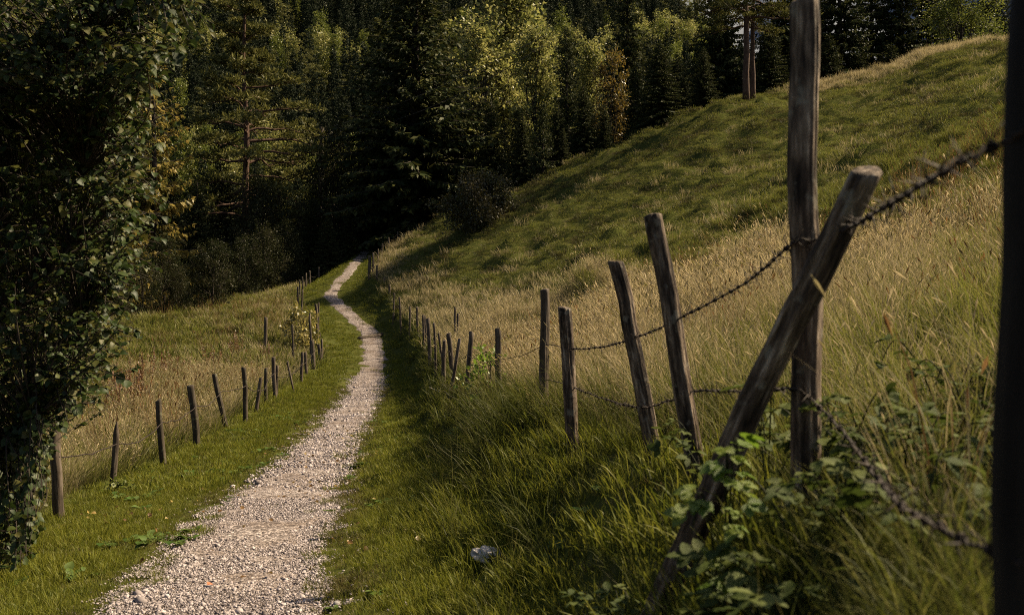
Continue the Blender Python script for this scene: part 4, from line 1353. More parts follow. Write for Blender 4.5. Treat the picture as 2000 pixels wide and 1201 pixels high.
KINDS_ = {
    'spruce_a': (spruce_parts(20, 5.0, 601, M_SPRUCE, 1.25), 20, 5.0), 'spruce_b': (spruce_parts(20, 4.4, 602, M_SPRUCE, 1.1, droop=0.5), 20, 4.4),
    'spruce_c': (spruce_parts(20, 3.6, 603, M_SPRUCE, 1.1, droop=0.25), 20, 3.6), 'spruce_young': (spruce_parts(7, 2.0, 604, M_SPRUCE, 1.1, whorl=0.28, droop=0.1), 7, 2.0),
    'pine_a': (pine_parts(20, 4.4, 605, M_PINE, 0.30, 50), 20, 4.4), 'pine_b': (pine_parts(20, 5.0, 606, M_PINE, 0.38, 40), 20, 5.0),
    'larch': (spruce_parts(20, 4.6, 607, M_LARCH, 0.9, whorl=0.6, droop=0.15, gapp=0.25), 20, 4.6),
    'yellow_a': (leafy_parts(16, 4.0, 608, M_YELLOWGREEN, 11000, 0.28, 26, 0.15, spire=True), 16, 4.0), 'yellow_b': (leafy_parts(16, 4.4, 609, M_YELLOWGREEN, 11000, 0.27, 26, 0.25), 16, 4.4),
    'green_a': (leafy_parts(14, 4.4, 610, M_GREENLEAF, 14000, 0.20, 22, 0.2), 14, 4.4), 'orange': (leafy_parts(7, 1.8, 611, M_ORANGELEAF, 4500, 0.15, 14, 0.15), 7, 1.8),
    'dark_a': (leafy_parts(8, 3.6, 612, M_DARKLEAF, 14000, 0.15, 22, 0.05), 8, 3.6), 'dark_b': (leafy_parts(8, 3.2, 613, M_DARKLEAF, 14000, 0.14, 22, 0.05), 8, 3.2),
    'brown_shrub': (leafy_parts(2.4, 1.9, 614, M_BROWNLEAF, 20000, 0.10, 22, 0.03), 2.4, 1.9), 'yellow_shrub': (leafy_parts(1.3, 0.9, 615, M_YELLOWLEAF, 1500, 0.10, 12, 0.1), 1.3, 0.9),
    'sapling': (leafy_parts(1.0, 0.45, 616, M_FRESH, 420, 0.085, 9, 0.1), 1.0, 0.45),
    'weed': (leafy_parts(0.32, 0.2, 617, M_GREENLEAF, 300, 0.07, 8, 0.02), 0.32, 0.2),
}


def plant_tree(kind, px, Y, top=None, hgt=None, wide=1.0, name='spruce_tree', label='', cat='tree', group=None, x=None, sink=0.15):
    (trm, crm), h0, r0 = KINDS_[kind]
    if x is None:
        x = (px - 1000) / F * Y
    zb = Hs(x, Y) - sink
    hh = hgt if hgt is not None else (CZ + (600.5 - top) / F * Y) - zb
    root = obj(name, None, None, (x, Y, zb))
    root.rotation_euler = (0, 0, random.uniform(0, 6.28))
    s = hh / h0
    root.scale = (s * wide, s * wide, s)
    tag(root, label, cat, group)
    obj('trunk', trm, root)
    obj('crown', crm, root)
    return root


# trees that stand out
plant_tree('spruce_a', 812, 84, top=-110, wide=1.5, name='spruce_tree', label='broad dark spruce straight above the far end of the path, tallest in the middle')
plant_tree('pine_a', 474, 86, top=-8, wide=0.92, name='pine_tree', label='sunlit pine with reddish trunk left of the middle, crown reaching the top of the picture')
plant_tree('larch', 300, 74, top=80, wide=0.95, name='larch_tree', label='golden brown conifer behind the dark leafy bush on the left')
plant_tree('spruce_c', 1108, 84, top=55, wide=0.95, name='spruce_tree', label='narrow dark spruce with sunlit tip right of the yellow tree group')
plant_tree('spruce_young', 1060, 77, top=205, wide=0.8, name='spruce_tree', label='small grey green young spruce in the shade at the meadow edge')
plant_tree('spruce_b', 1226, 92, top=-75, wide=0.85, name='spruce_tree', label='tall loose conifer right of the narrow dark spruce and the autumn tree')
plant_tree('spruce_b', 1288, 78, top=82, wide=1.75, name='spruce_tree', label='low broad dark spruce on the ridge left of the twin pines')
plant_tree('pine_b', 1457, 72, top=-230, wide=0.95, name='pine_tree', label='left stem of the twin pines on the meadow ridge')
plant_tree('pine_b', 1471, 73.5, top=-180, wide=0.85, name='pine_tree', label='right stem of the twin pines on the meadow ridge')
plant_tree('green_a', 1888, 86, top=-30, wide=1.2, name='leafy_tree', label='sunlit leafy green tree at the top of the bright grass strip')
plant_tree('yellow_a', 990, 104, top=-15, name='yellow_tree', label='pale green sunlit tree behind the right shoulder of the broad spruce')
plant_tree('yellow_b', 935, 100, top=55, name='yellow_tree', label='bushy sunlit tree touching the right side of the broad spruce')
plant_tree('yellow_a', 1050, 92, top=70, wide=0.9, name='yellow_tree', label='golden green sunlit tree left of the narrow dark spruce')
plant_tree('yellow_a', 1152, 97, top=95, wide=0.7, name='yellow_tree', label='golden green tree right of the narrow dark spruce')
plant_tree('orange', 1192, 88, top=105, wide=0.75, name='orange_tree', label='small orange autumn tree between the narrow spruce and the low broad spruce')
plant_tree('dark_b', 415, 62, top=478, wide=1.1, name='dark_shrub', label='dark spreading shrub at the far edge of the left meadow', cat='shrub')
plant_tree('dark_a', 655, 86, top=262, wide=0.75, name='dark_shrub', label='dark round shrub with brownish top beside the utility pole', cat='shrub')
plant_tree('brown_shrub', 940, 64, top=350, wide=1.0, name='brown_shrub', label='low brownish bush at the upper edge of the meadow in front of the wood', cat='shrub')
plant_tree('yellow_shrub', 590, 46, top=604, wide=0.8, name='yellow_shrub', label='small yellow leaved shrub tangled in the left fence', cat='shrub')
plant_tree('sapling', 955, 15.2, top=682, wide=1.0, name='sapling', label='fresh green sapling beside the wire between two right fence posts', cat='plant')
plant_tree('weed', 232, 13.6, hgt=0.32, wide=1.2, name='weed', label='broad leaved green weed at the foot of the pointed left fence stake', cat='plant')
plant_tree('larch', 205, 62, top=120, wide=0.9, name='larch_tree', label='brownish green conifer half hidden by the left leafy bush')

# the dark wood: rows of spruces and shrubs, each on its own
g = np.random.default_rng(77)
DARK = []
for px, Y, top in ((245, 80, 250), (335, 84, 330), (385, 80, 345), (430, 88, 300), (505, 82, 360), (545, 90, 330), (585, 96, 400), (560, 76, 440), (610, 84, 390), (660, 92, 370), (700, 84, 330), (715, 98, 250),
                   (750, 92, 150), (870, 92, 140), (900, 86, 230), (950, 84, 260), (985, 88, 240), (1020, 82, 280), (1100, 78, 250), (840, 88, 300), (1010, 90, 215), (1075, 95, 200), (1150, 82, 190), (1190, 82, 240), (1240, 84, 130), (1322, 84, 105), (1375, 80, 95), (960, 82, 190), (1020, 80, 218), (1090, 79, 205), (1140, 80, 165), (1262, 80, 170), (1335, 79, 150), (1180, 80, 205),
                   (320, 68, 470), (280, 60, 500), (480, 70, 470), (520, 72, 450), (640, 78, 420), (680, 80, 410), (350, 64, 530), (240, 54, 560), (180, 56, 380), (60, 64, 150), (140, 70, 60), (20, 58, 250), (-60, 66, 50)):
    DARK.append((px, Y, top))
for k, (px, Y, top) in enumerate(DARK):
    kind = ('spruce_a', 'spruce_b', 'spruce_c')[int(g.integers(0, 3))]
    if top > 350 and g.uniform() < 0.45:
        kind = ('dark_a', 'dark_b')[int(g.integers(0, 2))]
    nm = 'dark_shrub' if kind.startswith('dark') else 'spruce_tree'
    plant_tree(kind, px, Y, top=top, wide=1.25 if nm == 'spruce_tree' else 0.8, name=nm,
               label='black green spruce among others in the dark wood' if nm == 'spruce_tree' else 'black green leafy shrub in the shade of the dark wood',
               cat='tree' if nm == 'spruce_tree' else 'shrub', group='spruces of the dark wood' if nm == 'spruce_tree' else 'shrubs of the dark wood')
# the wood behind the crest on the right
for k, (px, Y, h) in enumerate(((1405, 88, 17), (1530, 90, 22), (1590, 95, 20), (1640, 92, 21), (1700, 97, 22), (1760, 95, 20), (1815, 98, 22), (1870, 101, 21), (1930, 103, 23),
                                (1500, 84, 9), (1560, 86, 8), (1620, 88, 9), (1680, 90, 8), (1740, 91, 9), (1800, 94, 9), (1850, 96, 8), (1920, 98, 9), (2000, 104, 22), (2090, 106, 23), (2180, 110, 20), (2290, 112, 21), (2400, 114, 20), (1420, 108, 21), (1480, 112, 24), (1545, 114, 23), (1610, 116, 25), (1665, 112, 24), (1725, 118, 26), (1785, 116, 25), (1850, 120, 26), (1910, 118, 26), (1970, 122, 26), (1390, 100, 16), (1510, 98, 14), (1575, 102, 15), (1650, 104, 15), (1740, 106, 16), (1830, 108, 16), (1900, 110, 17), (1560, 128, 28), (1620, 130, 28), (1680, 129, 29), (1740, 131, 29), (1800, 133, 30), (1865, 132, 30), (1925, 134, 30), (1985, 133, 30), (1590, 104, 12), (1665, 98, 11), (1720, 103, 12), (1785, 101, 11), (1690, 123, 27), (1962, 97, 15), (1955, 112, 24), (1990, 109, 23), (2030, 112, 23), (1640, 120, 27))):
    kind = ('spruce_a', 'spruce_b')[k % 2]
    plant_tree(kind, px, Y, hgt=h, wide=1.15 if h > 12 else 1.5, name='spruce_tree', label='black spruce in the dark wood behind the sunlit crest of the meadow', group='spruces behind the crest')

# ---- wooded hillside far behind
far_src = [spruce_parts(18, 3.4, 651, M_FARSPRUCE, 0.5, whorl=0.8)[1], spruce_parts(18, 3.0, 652, M_FARSPRUCE, 0.5, whorl=0.8)[1],
           leafy_parts(15, 4.2, 653, M_YELLOWGREEN, 2600, 0.42, 16, 0.1, tall=1.3)[1], leafy_parts(16, 3.6, 654, M_GREENLEAF, 2600, 0.42, 16, 0.1, tall=1.3)[1],
           pine_parts(18, 3.8, 655, M_PINE, 0.3, 22, 16)[1]]
far_lab = [('spruce_tree', 'dark spruce on the wooded hillside far behind', 'spruces on the far hillside'), ('spruce_tree', 'dark spruce on the wooded hillside far behind', 'spruces on the far hillside'),
           ('yellow_tree', 'sunlit yellow green tree on the wooded hillside far behind', 'yellow green trees on the far hillside'), ('leafy_tree', 'green leafy tree on the wooded hillside far behind', 'green trees on the far hillside'),
           ('pine_tree', 'pine on the wooded hillside far behind', 'pines on the far hillside')]
g = np.random.default_rng(91)
n_ = 24000
yy = g.uniform(195, 900, n_)
xx = g.uniform(-0.66, 0.42, n_) * yy
cell = {}
keep = []
for i in range(n_):
    key = (int(xx[i] // 5.2), int(yy[i] // 5.2))
    if key in cell:
        continue
    cell[key] = 1
    keep.append(i)
xx, yy = xx[keep], yy[keep]
zq = (H(xx, yy) + 12 - CZ) / yy
# pale broadleaved trees in two bands, painting the sunlit zones of the hillside
lit_belt = np.exp(-((zq - 0.145) / 0.035) ** 2) + 0.9 * np.exp(-((zq - 0.265) / 0.022) ** 2)
mixn = 0.8 * vnoise(xx, yy, 28, 95) + 0.7 * g.uniform(-1, 1, len(xx)) + 1.5 * lit_belt
kind = np.where(mixn > 1.06, np.where(g.uniform(0, 1, len(xx)) < 0.6, 2, 3), g.integers(0, 2, len(xx)))
kind = np.where(g.uniform(0, 1, len(xx)) < 0.08, 4, kind)
zz_ = H(xx, yy)
pxx = 1000 + xx / yy * F
pyy = 600 - (zz_ + 15 - CZ) / yy * F
score = yy + 400 * ~((pyy < 300) & (pyy > -60) & (((pxx > 520) & (pxx < 720)) | ((pxx > 860) & (pxx < 1340)) | ((pxx > 340) & (pxx < 420))))
order = np.argsort(score)
for i in order[:280]:
    k = int(kind[i])
    s = g.uniform(0.75, 1.25)
    o = obj(far_lab[k][0], far_src[k], None, (xx[i], yy[i], zz_[i] - 0.4), (0, 0, g.uniform(0, 6.28)), (s, s, s * g.uniform(0.85, 1.2)))
    tag(o, far_lab[k][1], 'tree', far_lab[k][2])
rest_i = order[280:]
s = g.uniform(0.75, 1.25, len(rest_i))
wood = scatter('far_wood', far_src, np.stack([xx[rest_i], yy[rest_i], zz_[rest_i] - 0.4], -1), np.stack([0 * s, 0 * s, g.uniform(0, 6.28, len(s))], -1),
               np.stack([s, s, s * g.uniform(0.85, 1.2, len(s))], -1), kind[rest_i])

# ------------------------------------------------------------------ the leafy bush on the left
def leaf_shape(n=5, wid=0.42, fold=0.25, droop=0.25, serr=0.0, seed=0):
    """a unit leaf along +x: ovate, folded along its midrib, edge toothed"""
    t = np.linspace(0, 1, n + 2)
    w = wid * np.sin(PI * t ** 0.75) ** 0.8
    w[0] = w[-1] = 0
    g = np.random.default_rng(seed)
    w = w * (1 + serr * np.where(np.arange(n + 2) % 2 == 0, 1, -1))
    z = -droop * t ** 2
    mid = np.stack([t, 0 * t, z], -1)
    Lf = np.stack([t - serr * 0.1, w, z + fold * w + g.normal(0, 0.015, n + 2)], -1)[1:-1]
    Rt = np.stack([t - serr * 0.1, -w, z + fold * w + g.normal(0, 0.015, n + 2)], -1)[1:-1]
    V = np.concatenate([mid, Lf, Rt])
    m = n + 2
    Qs, Ts = [], []
    for side in (0, 1):
        o_ = m + side * n
        Ts.append([0, 1, o_] if side else [0, o_, 1])
        for k in range(n - 1):
            Qs.append([k + 1, k + 2, o_ + k + 1, o_ + k] if side else [k + 1, o_ + k, o_ + k + 1, k + 2])
        Ts.append([n, n + 1, o_ + n - 1] if side else [n, o_ + n - 1, n + 1])
    return V, np.array(Qs), np.array(Ts)


BLEAF = [leaf_shape(3, 0.40 + 0.06 * k, 0.18 + 0.1 * k, 0.15 + 0.12 * k, 0, 700 + k) for k in range(3)]
BLEAF_ME = [mesh_data('leaf', v, [q_, t_], [M_HAZEL1], None, True) for v, q_, t_ in BLEAF]

lim_y = [-60, 0, 60, 110, 160, 200, 300, 400, 450, 500, 570, 650, 700, 750, 800, 850, 950, 1050, 1110]
lim_x = [380, 385, 345, 300, 262, 255, 282, 286, 276, 258, 236, 234, 220, 195, 160, 105, 82, 62, 48]
g = np.random.default_rng(123)
bx, by = -5.1, 9.0
bush = obj('leafy_bush', None, None, (bx, by, Hs(bx, by)))
tag(bush, 'big dark leafy bush filling the left edge, branches reaching over the top left corner', 'bush')
bl = np.array([bx, by, Hs(bx, by)])
br_ = MB()
mains = []
for k in range(7):
    tpy = (-80, 30, 150, 330, 480, 640, 820)[k]
    tpx = np.interp(tpy, lim_y, lim_x) - g.uniform(60, 130)
    e = U(tpx, tpy, g.uniform(7.6, 9.6))
    s0 = np.array([bx + g.normal(0, 0.25), by + g.normal(0, 0.3), bl[2] - 0.1])
    m1 = s0 + (e - s0) * np.array([0.15, 0.3, 0.45]) + np.array([-0.25, 0, 0.15])
    C = catmull([s0, m1, s0 + (e - s0) * np.array([0.55, 0.65, 0.8]), e], 8)
    mains.append(C)
    br_.tube(C - bl, np.linspace(0.035, 0.010, len(C)), 6)
allm = np.concatenate(mains)
LP, LD, LU, LS = [], [], [], []
ntw = 3000
for k in range(ntw):
    py = g.uniform(-70, 1110)
    lim = np.interp(py, lim_y, lim_x)
    edge_b = g.uniform() < 0.25
    px = lim - g.normal(8, 34 if py < 800 else 10) if edge_b else g.uniform(-330, lim)
    Y = g.uniform(7.2, 10.6) if py > 150 else g.uniform(6.2, 9.4)
    if edge_b and py < 160 and g.uniform() < 0.5:
        continue
    e = U(px, py, Y)
    if k < 26:
        # long shoots reaching out over the top left corner
        e = U(g.uniform(250, 395), g.uniform(-40, 120), g.uniform(6.0, 7.4))
    gz = Hs(e[0], e[1])
    if e[2] < gz + 0.05:
        continue
    dd = allm - e - np.array([-0.3, 0, -0.4])
    c = allm[np.argmin((dd ** 2).sum(1))]
    mid = (c + e) / 2 + np.array([0, 0, 0.18]) + g.normal(0, 0.08, 3)
    C = catmull([c, mid, e], 6)
    br_.tube(C - bl, np.linspace(0.008, 0.0022, len(C)), 4, cap=False)
    L = np.linalg.norm(e - c)
    n_l = int(g.integers(11, 16) * min(2.2, max(1.0, L / 0.7)))
    s = 1 - np.minimum(0.97, g.uniform(0, 0.62 if L < 0.7 else min(1.5, 0.85 * L), n_l) / max(L, 0.5))
    fi = s * (len(C) - 1)
    i0 = np.clip(fi.astype(int), 0, len(C) - 2)
    P = C[i0] + (C[i0 + 1] - C[i0]) * (fi - i0)[:, None]
    tdir = (C[i0 + 1] - C[i0]); tdir /= np.linalg.norm(tdir, axis=1)[:, None]
    sd = np.cross(tdir, [0, 0, 1.0]); sd /= np.linalg.norm(sd, axis=1)[:, None] + 1e-6
    D = tdir * 0.5 + sd * g.choice([-1, 1], n_l)[:, None] * 0.9 + g.normal(0, 0.35, (n_l, 3)) + np.array([0, 0, -0.35])
    LP.append(P); LD.append(D / np.linalg.norm(D, axis=1)[:, None])
    LU.append(np.array([0.1, -0.25, 1.0]) + g.normal(0, 0.42, (n_l, 3)))
    LS.append(np.clip(np.exp(g.normal(math.log(0.052), 0.28, n_l)), 0.03, 0.085))
LP, LD, LU, LS = (np.concatenate(v) for v in (LP, LD, LU, LS))


def leaf_frames(D, Up):
    X = D
    Yv = np.cross(Up, X); Yv /= np.linalg.norm(Yv, axis=1)[:, None] + 1e-9
    Z = np.cross(X, Yv)
    return X, Yv, Z


X_, Y_, Z_ = leaf_frames(LD, LU)
pxl = 1000 + LP[:, 0] / LP[:, 1] * F
pyl = 600 - (LP[:, 2] - CZ) / LP[:, 1] * F
inview = (pxl > 5) & (pyl > 5) & (pyl < 1190)
rank = np.argsort(np.where(inview, -(LS / LP[:, 1]), 1))
single = rank[:290]
mask = np.ones(len(LP), bool); mask[single] = False
fol = MB()
kinds = g.integers(0, 3, len(LP))
for k in range(3):
    ids = np.where(mask & (kinds == k))[0]
    v, q_, t_ = BLEAF[k]
    Vw = (LP[ids][:, None] - bl + LS[ids][:, None, None] * (v[None, :, 0:1] * X_[ids][:, None] + v[None, :, 1:2] * Y_[ids][:, None] + v[None, :, 2:3] * Z_[ids][:, None]))
    off = np.arange(len(ids))[:, None, None] * len(v)
    fol.add(Vw.reshape(-1, 3), [(q_[None] + off).reshape(-1, 4), (t_[None] + off).reshape(-1, 3)], np.repeat(g.uniform(0.01, 0.99, len(ids)), len(v)))
obj('branches', br_.data('branches', M_BARK), bush)
fo = obj('foliage', fol.data('foliage', M_HAZEL, True), bush)
tag(fo, kind='stuff')
for i in single:
    o = obj('leaf', BLEAF_ME[kinds[i]], bush)
    M = Matrix(((X_[i][0], Y_[i][0], Z_[i][0], 0), (X_[i][1], Y_[i][1], Z_[i][1], 0), (X_[i][2], Y_[i][2], Z_[i][2], 0), (0, 0, 0, 1)))
    o.matrix_local = Matrix.Translation(Vector(LP[i] - bl)) @ M @ Matrix.Scale(float(LS[i]), 4)

# ------------------------------------------------------------------ brambles and small plants in the foreground
def tri_leaf(mat, seed, wid=0.36, serr=0.10):
    """a leaf of three toothed leaflets on a stalk, unit length along +x"""
    g = np.random.default_rng(seed)
    mb = MB()
    mb.tube(np.array([[-0.5, 0, -0.08], [-0.2, 0, 0.02], [0.05, 0, 0]]), 0.012, 4)
    for k, (a, sc) in enumerate(((0, 1.0), (1.15, 0.82), (-1.15, 0.82))):
        v, q_, t_ = leaf_shape(9, wid, g.uniform(0.10, 0.3), g.uniform(0.1, 0.4), serr, seed + k)
        v = v * sc
        a += g.normal(0, 0.12)
        ti = g.normal(0, 0.2)
        ca, sa = math.cos(a), math.sin(a)
        w = np.stack([v[:, 0] * ca - v[:, 1] * sa, v[:, 0] * sa + v[:, 1] * ca, v[:, 2] + v[:, 0] * ti], -1)
        mb.add(w, [q_, t_], g.uniform(0, 1))
    return mb.data('leaf', mat, True)


TRI = [tri_leaf(M_BRAMBLE, 800 + i, 0.30 + 0.03 * i) for i in range(4)]
FRE = [tri_leaf(M_FRESH, 820 + i, 0.42, 0.16) for i in range(3)]


def leafy_stem_plant(name, px, Y, hgt, nst, nlf, spread, lsize, seed, label, kinds, cat='plant', group=None, lean=(0, 0), mat=None):
    g = np.random.default_rng(seed)
    x = (px - 1000) / F * Y
    base = np.array([x, Y, Hs(x, Y) - 0.03])
    root = obj(name, None, None, base)
    tag(root, label, cat, group)
    st = MB()
    for s_ in range(nst):
        a = g.uniform(0, 2 * PI)
        out = spread * g.uniform(0.4, 1.0)
        hh = hgt * 1.15 * g.uniform(0.7, 1.1)
        C = catmull([[0, 0, 0], [math.cos(a) * out * 0.25 + lean[0] * 0.3, math.sin(a) * out * 0.25 + lean[1] * 0.3, hh * 0.6],
                     [math.cos(a) * out * 0.7 + lean[0] * 0.7, math.sin(a) * out * 0.7 + lean[1] * 0.7, hh], [math.cos(a) * out + lean[0], math.sin(a) * out + lean[1], hh * g.uniform(0.7, 0.95)]], 6)
        st.tube(C, np.linspace(0.0045, 0.0018, len(C)), 5)
        for k in range(nlf):
            f = 0.3 + 0.7 * (k + g.uniform(0, 0.8)) / nlf
            i = min(len(C) - 2, int(f * (len(C) - 1)))
            d = C[i + 1] - C[i]
            d /= np.linalg.norm(d)
            an = math.atan2(d[1], d[0]) + (1 if k % 2 else -1) * g.uniform(0.4, 1.3)
            D = np.array([[math.cos(an), math.sin(an), g.uniform(-0.35, 0.15)]])
            D /= np.linalg.norm(D)
            Xf, Yf, Zf = leaf_frames(D, np.array([[0, 0, 1.0]]) + g.normal(0, 0.28, (1, 3)))
            sz = lsize * g.uniform(0.65, 1.25)
            o = obj('leaf', kinds[g.integers(0, len(kinds))], root)
            M = Matrix(((Xf[0][0], Yf[0][0], Zf[0][0], 0), (Xf[0][1], Yf[0][1], Zf[0][1], 0), (Xf[0][2], Yf[0][2], Zf[0][2], 0), (0, 0, 0, 1)))
            o.matrix_local = Matrix.Translation(Vector(C[i] + D[0] * sz * 0.5)) @ M @ Matrix.Scale(float(sz), 4)
    obj('stems', st.data('stems', mat or M_TALL), root)
    return root


BR = [(1335, 3.0, 0.26, 5, 6, 0.30, 0.060, 'grey green bramble at the foot of the slanting brace'),
      (1140, 3.1, 0.36, 4, 6, 0.34, 0.060, 'blurred bramble at the bottom edge left of the brace foot'),
      (1450, 3.1, 0.26, 4, 5, 0.30, 0.075, 'bramble with large drooping leaves between the brace foot and the tallest post'),
      (1700, 3.9, 0.40, 6, 7, 0.42, 0.066, 'pale shining bramble just right of the tallest post'),
      (1850, 4.3, 0.42, 5, 6, 0.42, 0.066, 'pale bramble arching in the tall grass left of the near black post'),
      (1640, 3.5, 0.40, 5, 6, 0.30, 0.068, 'bramble touching the lower right side of the tallest post'),
      (1650, 2.8, 0.34, 4, 6, 0.30, 0.060, 'green bramble low in front of the tallest post'),
      (1790, 2.5, 0.30, 4, 5, 0.24, 0.075, 'bramble in the bottom right corner below the thick wire'),
      (1500, 4.1, 0.45, 4, 5, 0.30, 0.075, 'bramble behind the slanting brace beside the next post'),
      (1290, 2.5, 0.24, 4, 6, 0.28, 0.060, 'dim bramble in the bottom shade below the slanting brace'),
      (1395, 4.6, 0.42, 4, 6, 0.30, 0.060, 'bramble at the foot of the thick post leaning left'),
      (1600, 4.4, 0.36, 5, 6, 0.36, 0.062, 'bramble in the tall grass behind the tallest post'),
      (1760, 3.2, 0.42, 5, 6, 0.34, 0.060, 'green bramble between the tallest post and the thick drooping wire'),
      (1880, 3.3, 0.32, 5, 6, 0.34, 0.062, 'bramble beside the lower part of the near black post'),
      (1220, 3.9, 0.34, 4, 6, 0.30, 0.058, 'bramble in the grass below the second leaning post'),
      (1565, 3.05, 0.26, 6, 7, 0.28, 0.060, 'low bramble right at the foot of the tallest post'),
      (1715, 3.3, 0.30, 6, 8, 0.34, 0.064, 'dense bramble under the drooping lower wire'),
      (1830, 2.9, 0.28, 6, 8, 0.32, 0.060, 'leafy bramble near the right edge below the wire end'),
      (1905, 3.8, 0.36, 6, 7, 0.34, 0.062, 'bramble leaning against the tall grass beside the near black post'),
      (1475, 2.75, 0.26, 6, 7, 0.30, 0.058, 'low bramble between the brace foot and the bottom edge'),
      (1230, 2.9, 0.28, 5, 7, 0.32, 0.060, 'bramble in the grass left of the brace foot, near the bottom edge'),
      (1530, 2.5, 0.28, 4, 5, 0.26, 0.080, 'dim bramble at the bottom edge under the tallest post')]
for k, (px, Y, h, ns_, nl_, sp_, ls_, lab) in enumerate(BR):
    leafy_stem_plant('bramble', px, Y, h, ns_, nl_, sp_, ls_, 850 + k, lab, TRI, 'plant', 'brambles under the fence')
leafy_stem_plant('columbine', 1415, 2.95, 0.66, 4, 7, 0.13, 0.055, 870, 'bright green lobed leaves on a thin stem in front of the slanting brace', FRE, 'plant')


# reddish dock stalks in the left meadow
def dock_data(seed):
    g = np.random.default_rng(seed)
    mb = MB()
    for k in range(9):
        a = g.uniform(0, 6.28); l_ = g.uniform(0.05, 0.28); h = g.uniform(0.5, 1.0)
        b0 = np.array([g.normal(0, 0.12), g.normal(0, 0.12), 0])
        e = b0 + np.array([math.cos(a) * l_, math.sin(a) * l_, h])
        mb.tube(np.array([b0, (b0 + e) / 2 + [0, 0, 0.04], e]), np.array([0.008, 0.006, 0.003]), 4, 0.2)
        n_ = 46
        t = g.uniform(0.35, 1.0, n_)[:, None]
        P = b0 + (e - b0) * t + g.normal(0, 0.02, (n_, 3))
        V, Q_ = kites(P, g.normal(0, 1, (n_, 3)) + [0, 0, 0.4], g.uniform(0.03, 0.07, n_), g.uniform(0.015, 0.03, n_), g)
        mb.add(V, [Q_], np.repeat(g.uniform(0, 1, n_), 4))
    return mb.data('dock_plant', M_DOCK)


M_DOCK = leaf_mat('dock_seed_stalks', [(0.10, 0.045, 0.022), (0.16, 0.075, 0.032), (0.22, 0.13, 0.05)], 0.25, 0.03)
DK = [dock_data(880 + i) for i in range(3)]
for k, (px, py, Y) in enumerate(((252, 760, 25), (272, 770, 24), (300, 745, 28), (325, 735, 29), (355, 725, 31), (235, 790, 22), (520, 640, 40), (465, 655, 38), (415, 690, 34))):
    x = (px - 1000) / F * Y
    o = obj('dock_plant', DK[k % 3], None, (x, Y, Hs(x, Y) - 0.02), (0, 0, k * 1.3), 1.0 + 0.15 * (k % 3))
    tag(o, 'reddish brown dock stalks gone to seed in the left meadow', 'plant', 'dock plants in the left meadow')

# dead leaves blown on to the grass and the gravel
M_LITTER = leaf_mat('dead_leaves', [(0.10, 0.055, 0.02), (0.18, 0.10, 0.035), (0.24, 0.17, 0.05)], 0.2, 0.03, per_object=True)
lit = []
for k in range(3):
    v, q_, t_ = leaf_shape(3, 0.45, 0.35, 0.3 - 0.3 * k, 0, 950 + k)
    lit.append(mesh_data('dead_leaf', v, [q_, t_], [M_LITTER], None, True))
xs, ys = sample_area(lambda x, y: 3.2 * (zones(x, y)['dl'] > 0) * (zones(x, y)['dr'] < -0.2) * (0.3 + 1.4 * (vnoise(x, y, 1.7, 97) > 0.1)), 5.5, 24, vlo, vhi, 20000, 65)
g = np.random.default_rng(66)
scatter('leaf_litter', lit, np.stack([xs, ys, H0(xs, ys) + 0.055], -1), np.stack([g.normal(0, 0.4, len(xs)), g.normal(0, 0.4, len(xs)), g.uniform(0, 6.28, len(xs))], -1),
        np.repeat(g.uniform(0.035, 0.065, len(xs))[:, None], 3, 1), g.integers(0, 3, len(xs)))

# low broad-leaved weeds in the verges
M_CLOVER = leaf_mat('clover_leaves', [(0.045, 0.085, 0.014), (0.07, 0.12, 0.02), (0.10, 0.14, 0.035)], 0.3, 0.02, 0.5)
ros = []
for k in range(3):
    gk = np.random.default_rng(960 + k)
    mb = MB()
    for q in range(11):
        v, q_, t_ = leaf_shape(3, 0.42, 0.25, 0.35, 0, 970 + q)
        a = gk.uniform(0, 6.28); el = gk.uniform(0.1, 0.8); sz = gk.uniform(0.05, 0.10)
        ca, sa, ce, se = math.cos(a), math.sin(a), math.cos(el), math.sin(el)
        x0 = v[:, 0] * ce - v[:, 2] * se; z0 = v[:, 0] * se + v[:, 2] * ce
        mb.add(np.stack([x0 * ca - v[:, 1] * sa, x0 * sa + v[:, 1] * ca, z0], -1) * sz + np.array([gk.normal(0, 0.04), gk.normal(0, 0.04), 0.03]), [q_, t_], gk.uniform(0, 1))
    ros.append(mb.data('weed_rosette', M_CLOVER))
xs, ys = sample_area(lambda x, y: 9 * m_verge(x, y) * off_stone(x, y) * (vnoise(x, y, 0.9, 98) > 0.15), 4, 26, vlo, vhi, 30000, 67)
finish('clover', ros, xs, ys, 68, 0.5, 1.2)

# ------------------------------------------------------------------ stones, drain, small litter
def on_ground(px, py, y0, y1):
    """walk along the line of sight to the ground"""
    for Y in np.arange(y0, y1, 0.03):
        p = U(px, py, Y)
        if p[2] < Hs(p[0], p[1]):
            return p
    return U(px, py, y1)


p = np.array([STONE_XY[0], STONE_XY[1], Hs(*STONE_XY) + 0.03])
o = obj('stone', stone_data('stone', M_STONE, 901, 4, 0.62, 0.5), None, (p[0], p[1], p[2] + 0.06), (0.25, 0.1, 0.5), p[1] * 38 / F)
tag(o, 'pale rough stone lying in the grass right of the path', 'stone')
p = on_ground(657, 1186, 4, 14)
o = obj('pebble', stone_data('pebble', M_PEBBLE, 902, 3, 0.7, 0.15), None, (p[0], p[1], p[2] + 0.03), (0, 0.1, 0.5), p[1] * 13 / F)
tag(o, 'smooth grey pebble at the bottom right edge of the path', 'stone')
p = on_ground(405, 1152, 4, 14)
v, q_, t_ = leaf_shape(5, 0.5, 0.3, 0.1, 0.05, 5)
o = obj('fallen_leaf', mesh_data('fallen_leaf', v, [q_, t_], [M_FALLEN], None, True), None, (p[0], p[1], p[2] + 0.045), (0.2, 0.1, 1.0), 0.06)
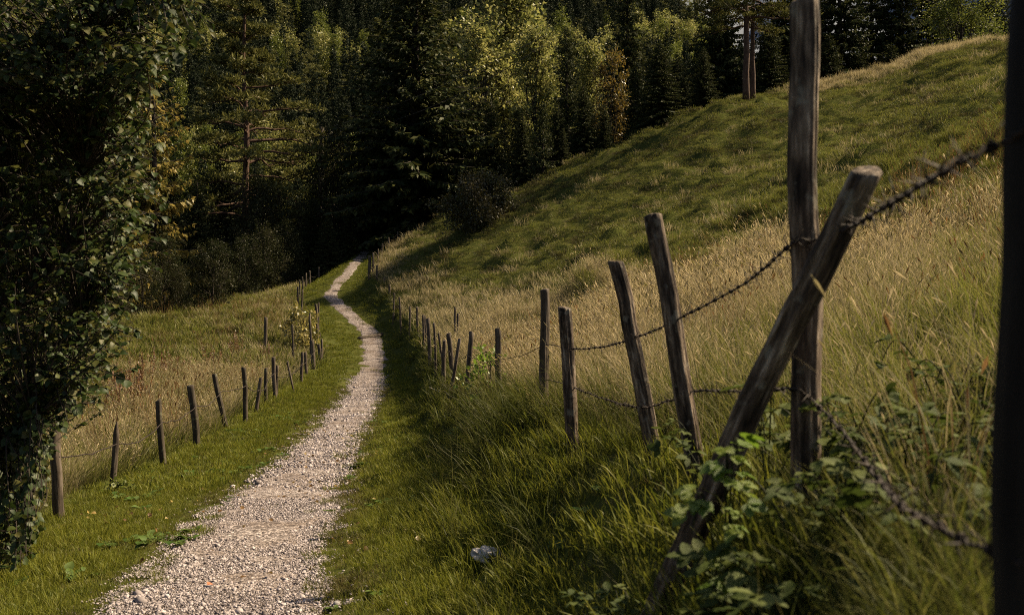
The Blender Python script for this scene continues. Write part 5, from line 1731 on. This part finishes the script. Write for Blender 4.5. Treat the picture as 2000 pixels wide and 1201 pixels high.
tag(o, 'small orange fallen leaf on the gravel near the bottom', 'leaf')
p = on_ground(852, 778, 10, 40)
mb = MB(); mb.tube(catmull([[-0.16, 0, 0.12], [0, 0.02, 0.05], [0.17, 0.05, -0.04]], 5), np.linspace(0.011, 0.016, 11), 6)
o = obj('stick', mb.data('stick', M_STICK), None, (p[0], p[1] - 0.1, p[2] + 0.16))
tag(o, 'bleached stick poking out of the bank below the right fence', 'stick')
# wooden water bar laid across the path at the top of its first rise
yc = 51.5
xc = float(T('px', yc))
zc = float(H0(xc, yc)[0])
wb = obj('water_bar', None, None, (xc, yc, zc + 0.03))
tag(wb, 'dark wooden drain laid across the gravel path where it bends', 'drain')
for k in (-1, 1):
    mb = MB()
    a = np.array([-0.55, -0.45 + 0.16 * k, 0.02]); b_ = np.array([0.55, 0.45 + 0.16 * k, 0.02])
    a[2] = Hs(xc + a[0], yc + a[1]) - zc + 0.03; b_[2] = Hs(xc + b_[0], yc + b_[1]) - zc + 0.03
    mb.tube(np.linspace(a, b_, 6), 0.065, 7)
    obj('rail', mb.data('rail', M_POSTFAR), wb)

# ------------------------------------------------------------------ the air of the valley
hz = bpy.data.materials.new('haze_air')
hz.use_nodes = True
hz.node_tree.nodes.clear()
ho = hz.node_tree.nodes.new('ShaderNodeOutputMaterial')
hv = hz.node_tree.nodes.new('ShaderNodeVolumePrincipled')
hv.inputs['Color'].default_value = (0.85, 0.90, 1.0, 1)
hv.inputs['Density'].default_value = HAZE
hz.node_tree.links.new(hv.outputs[0], ho.inputs['Volume'])
zlo, zhi = -45.0, 720.0
c8 = np.array([[sx * 2600, yy_, zz_] for sx in (-1, 1) for yy_ in (-60, 2500) for zz_ in (zlo, zhi)], float)
fq = np.array([[0, 1, 3, 2], [4, 6, 7, 5], [0, 4, 5, 1], [2, 3, 7, 6], [0, 2, 6, 4], [1, 5, 7, 3]])
haze = None if HAZE == 0 else obj('haze', mesh_data('haze', c8, [fq], [hz]))
if haze: tag(haze, kind='stuff')
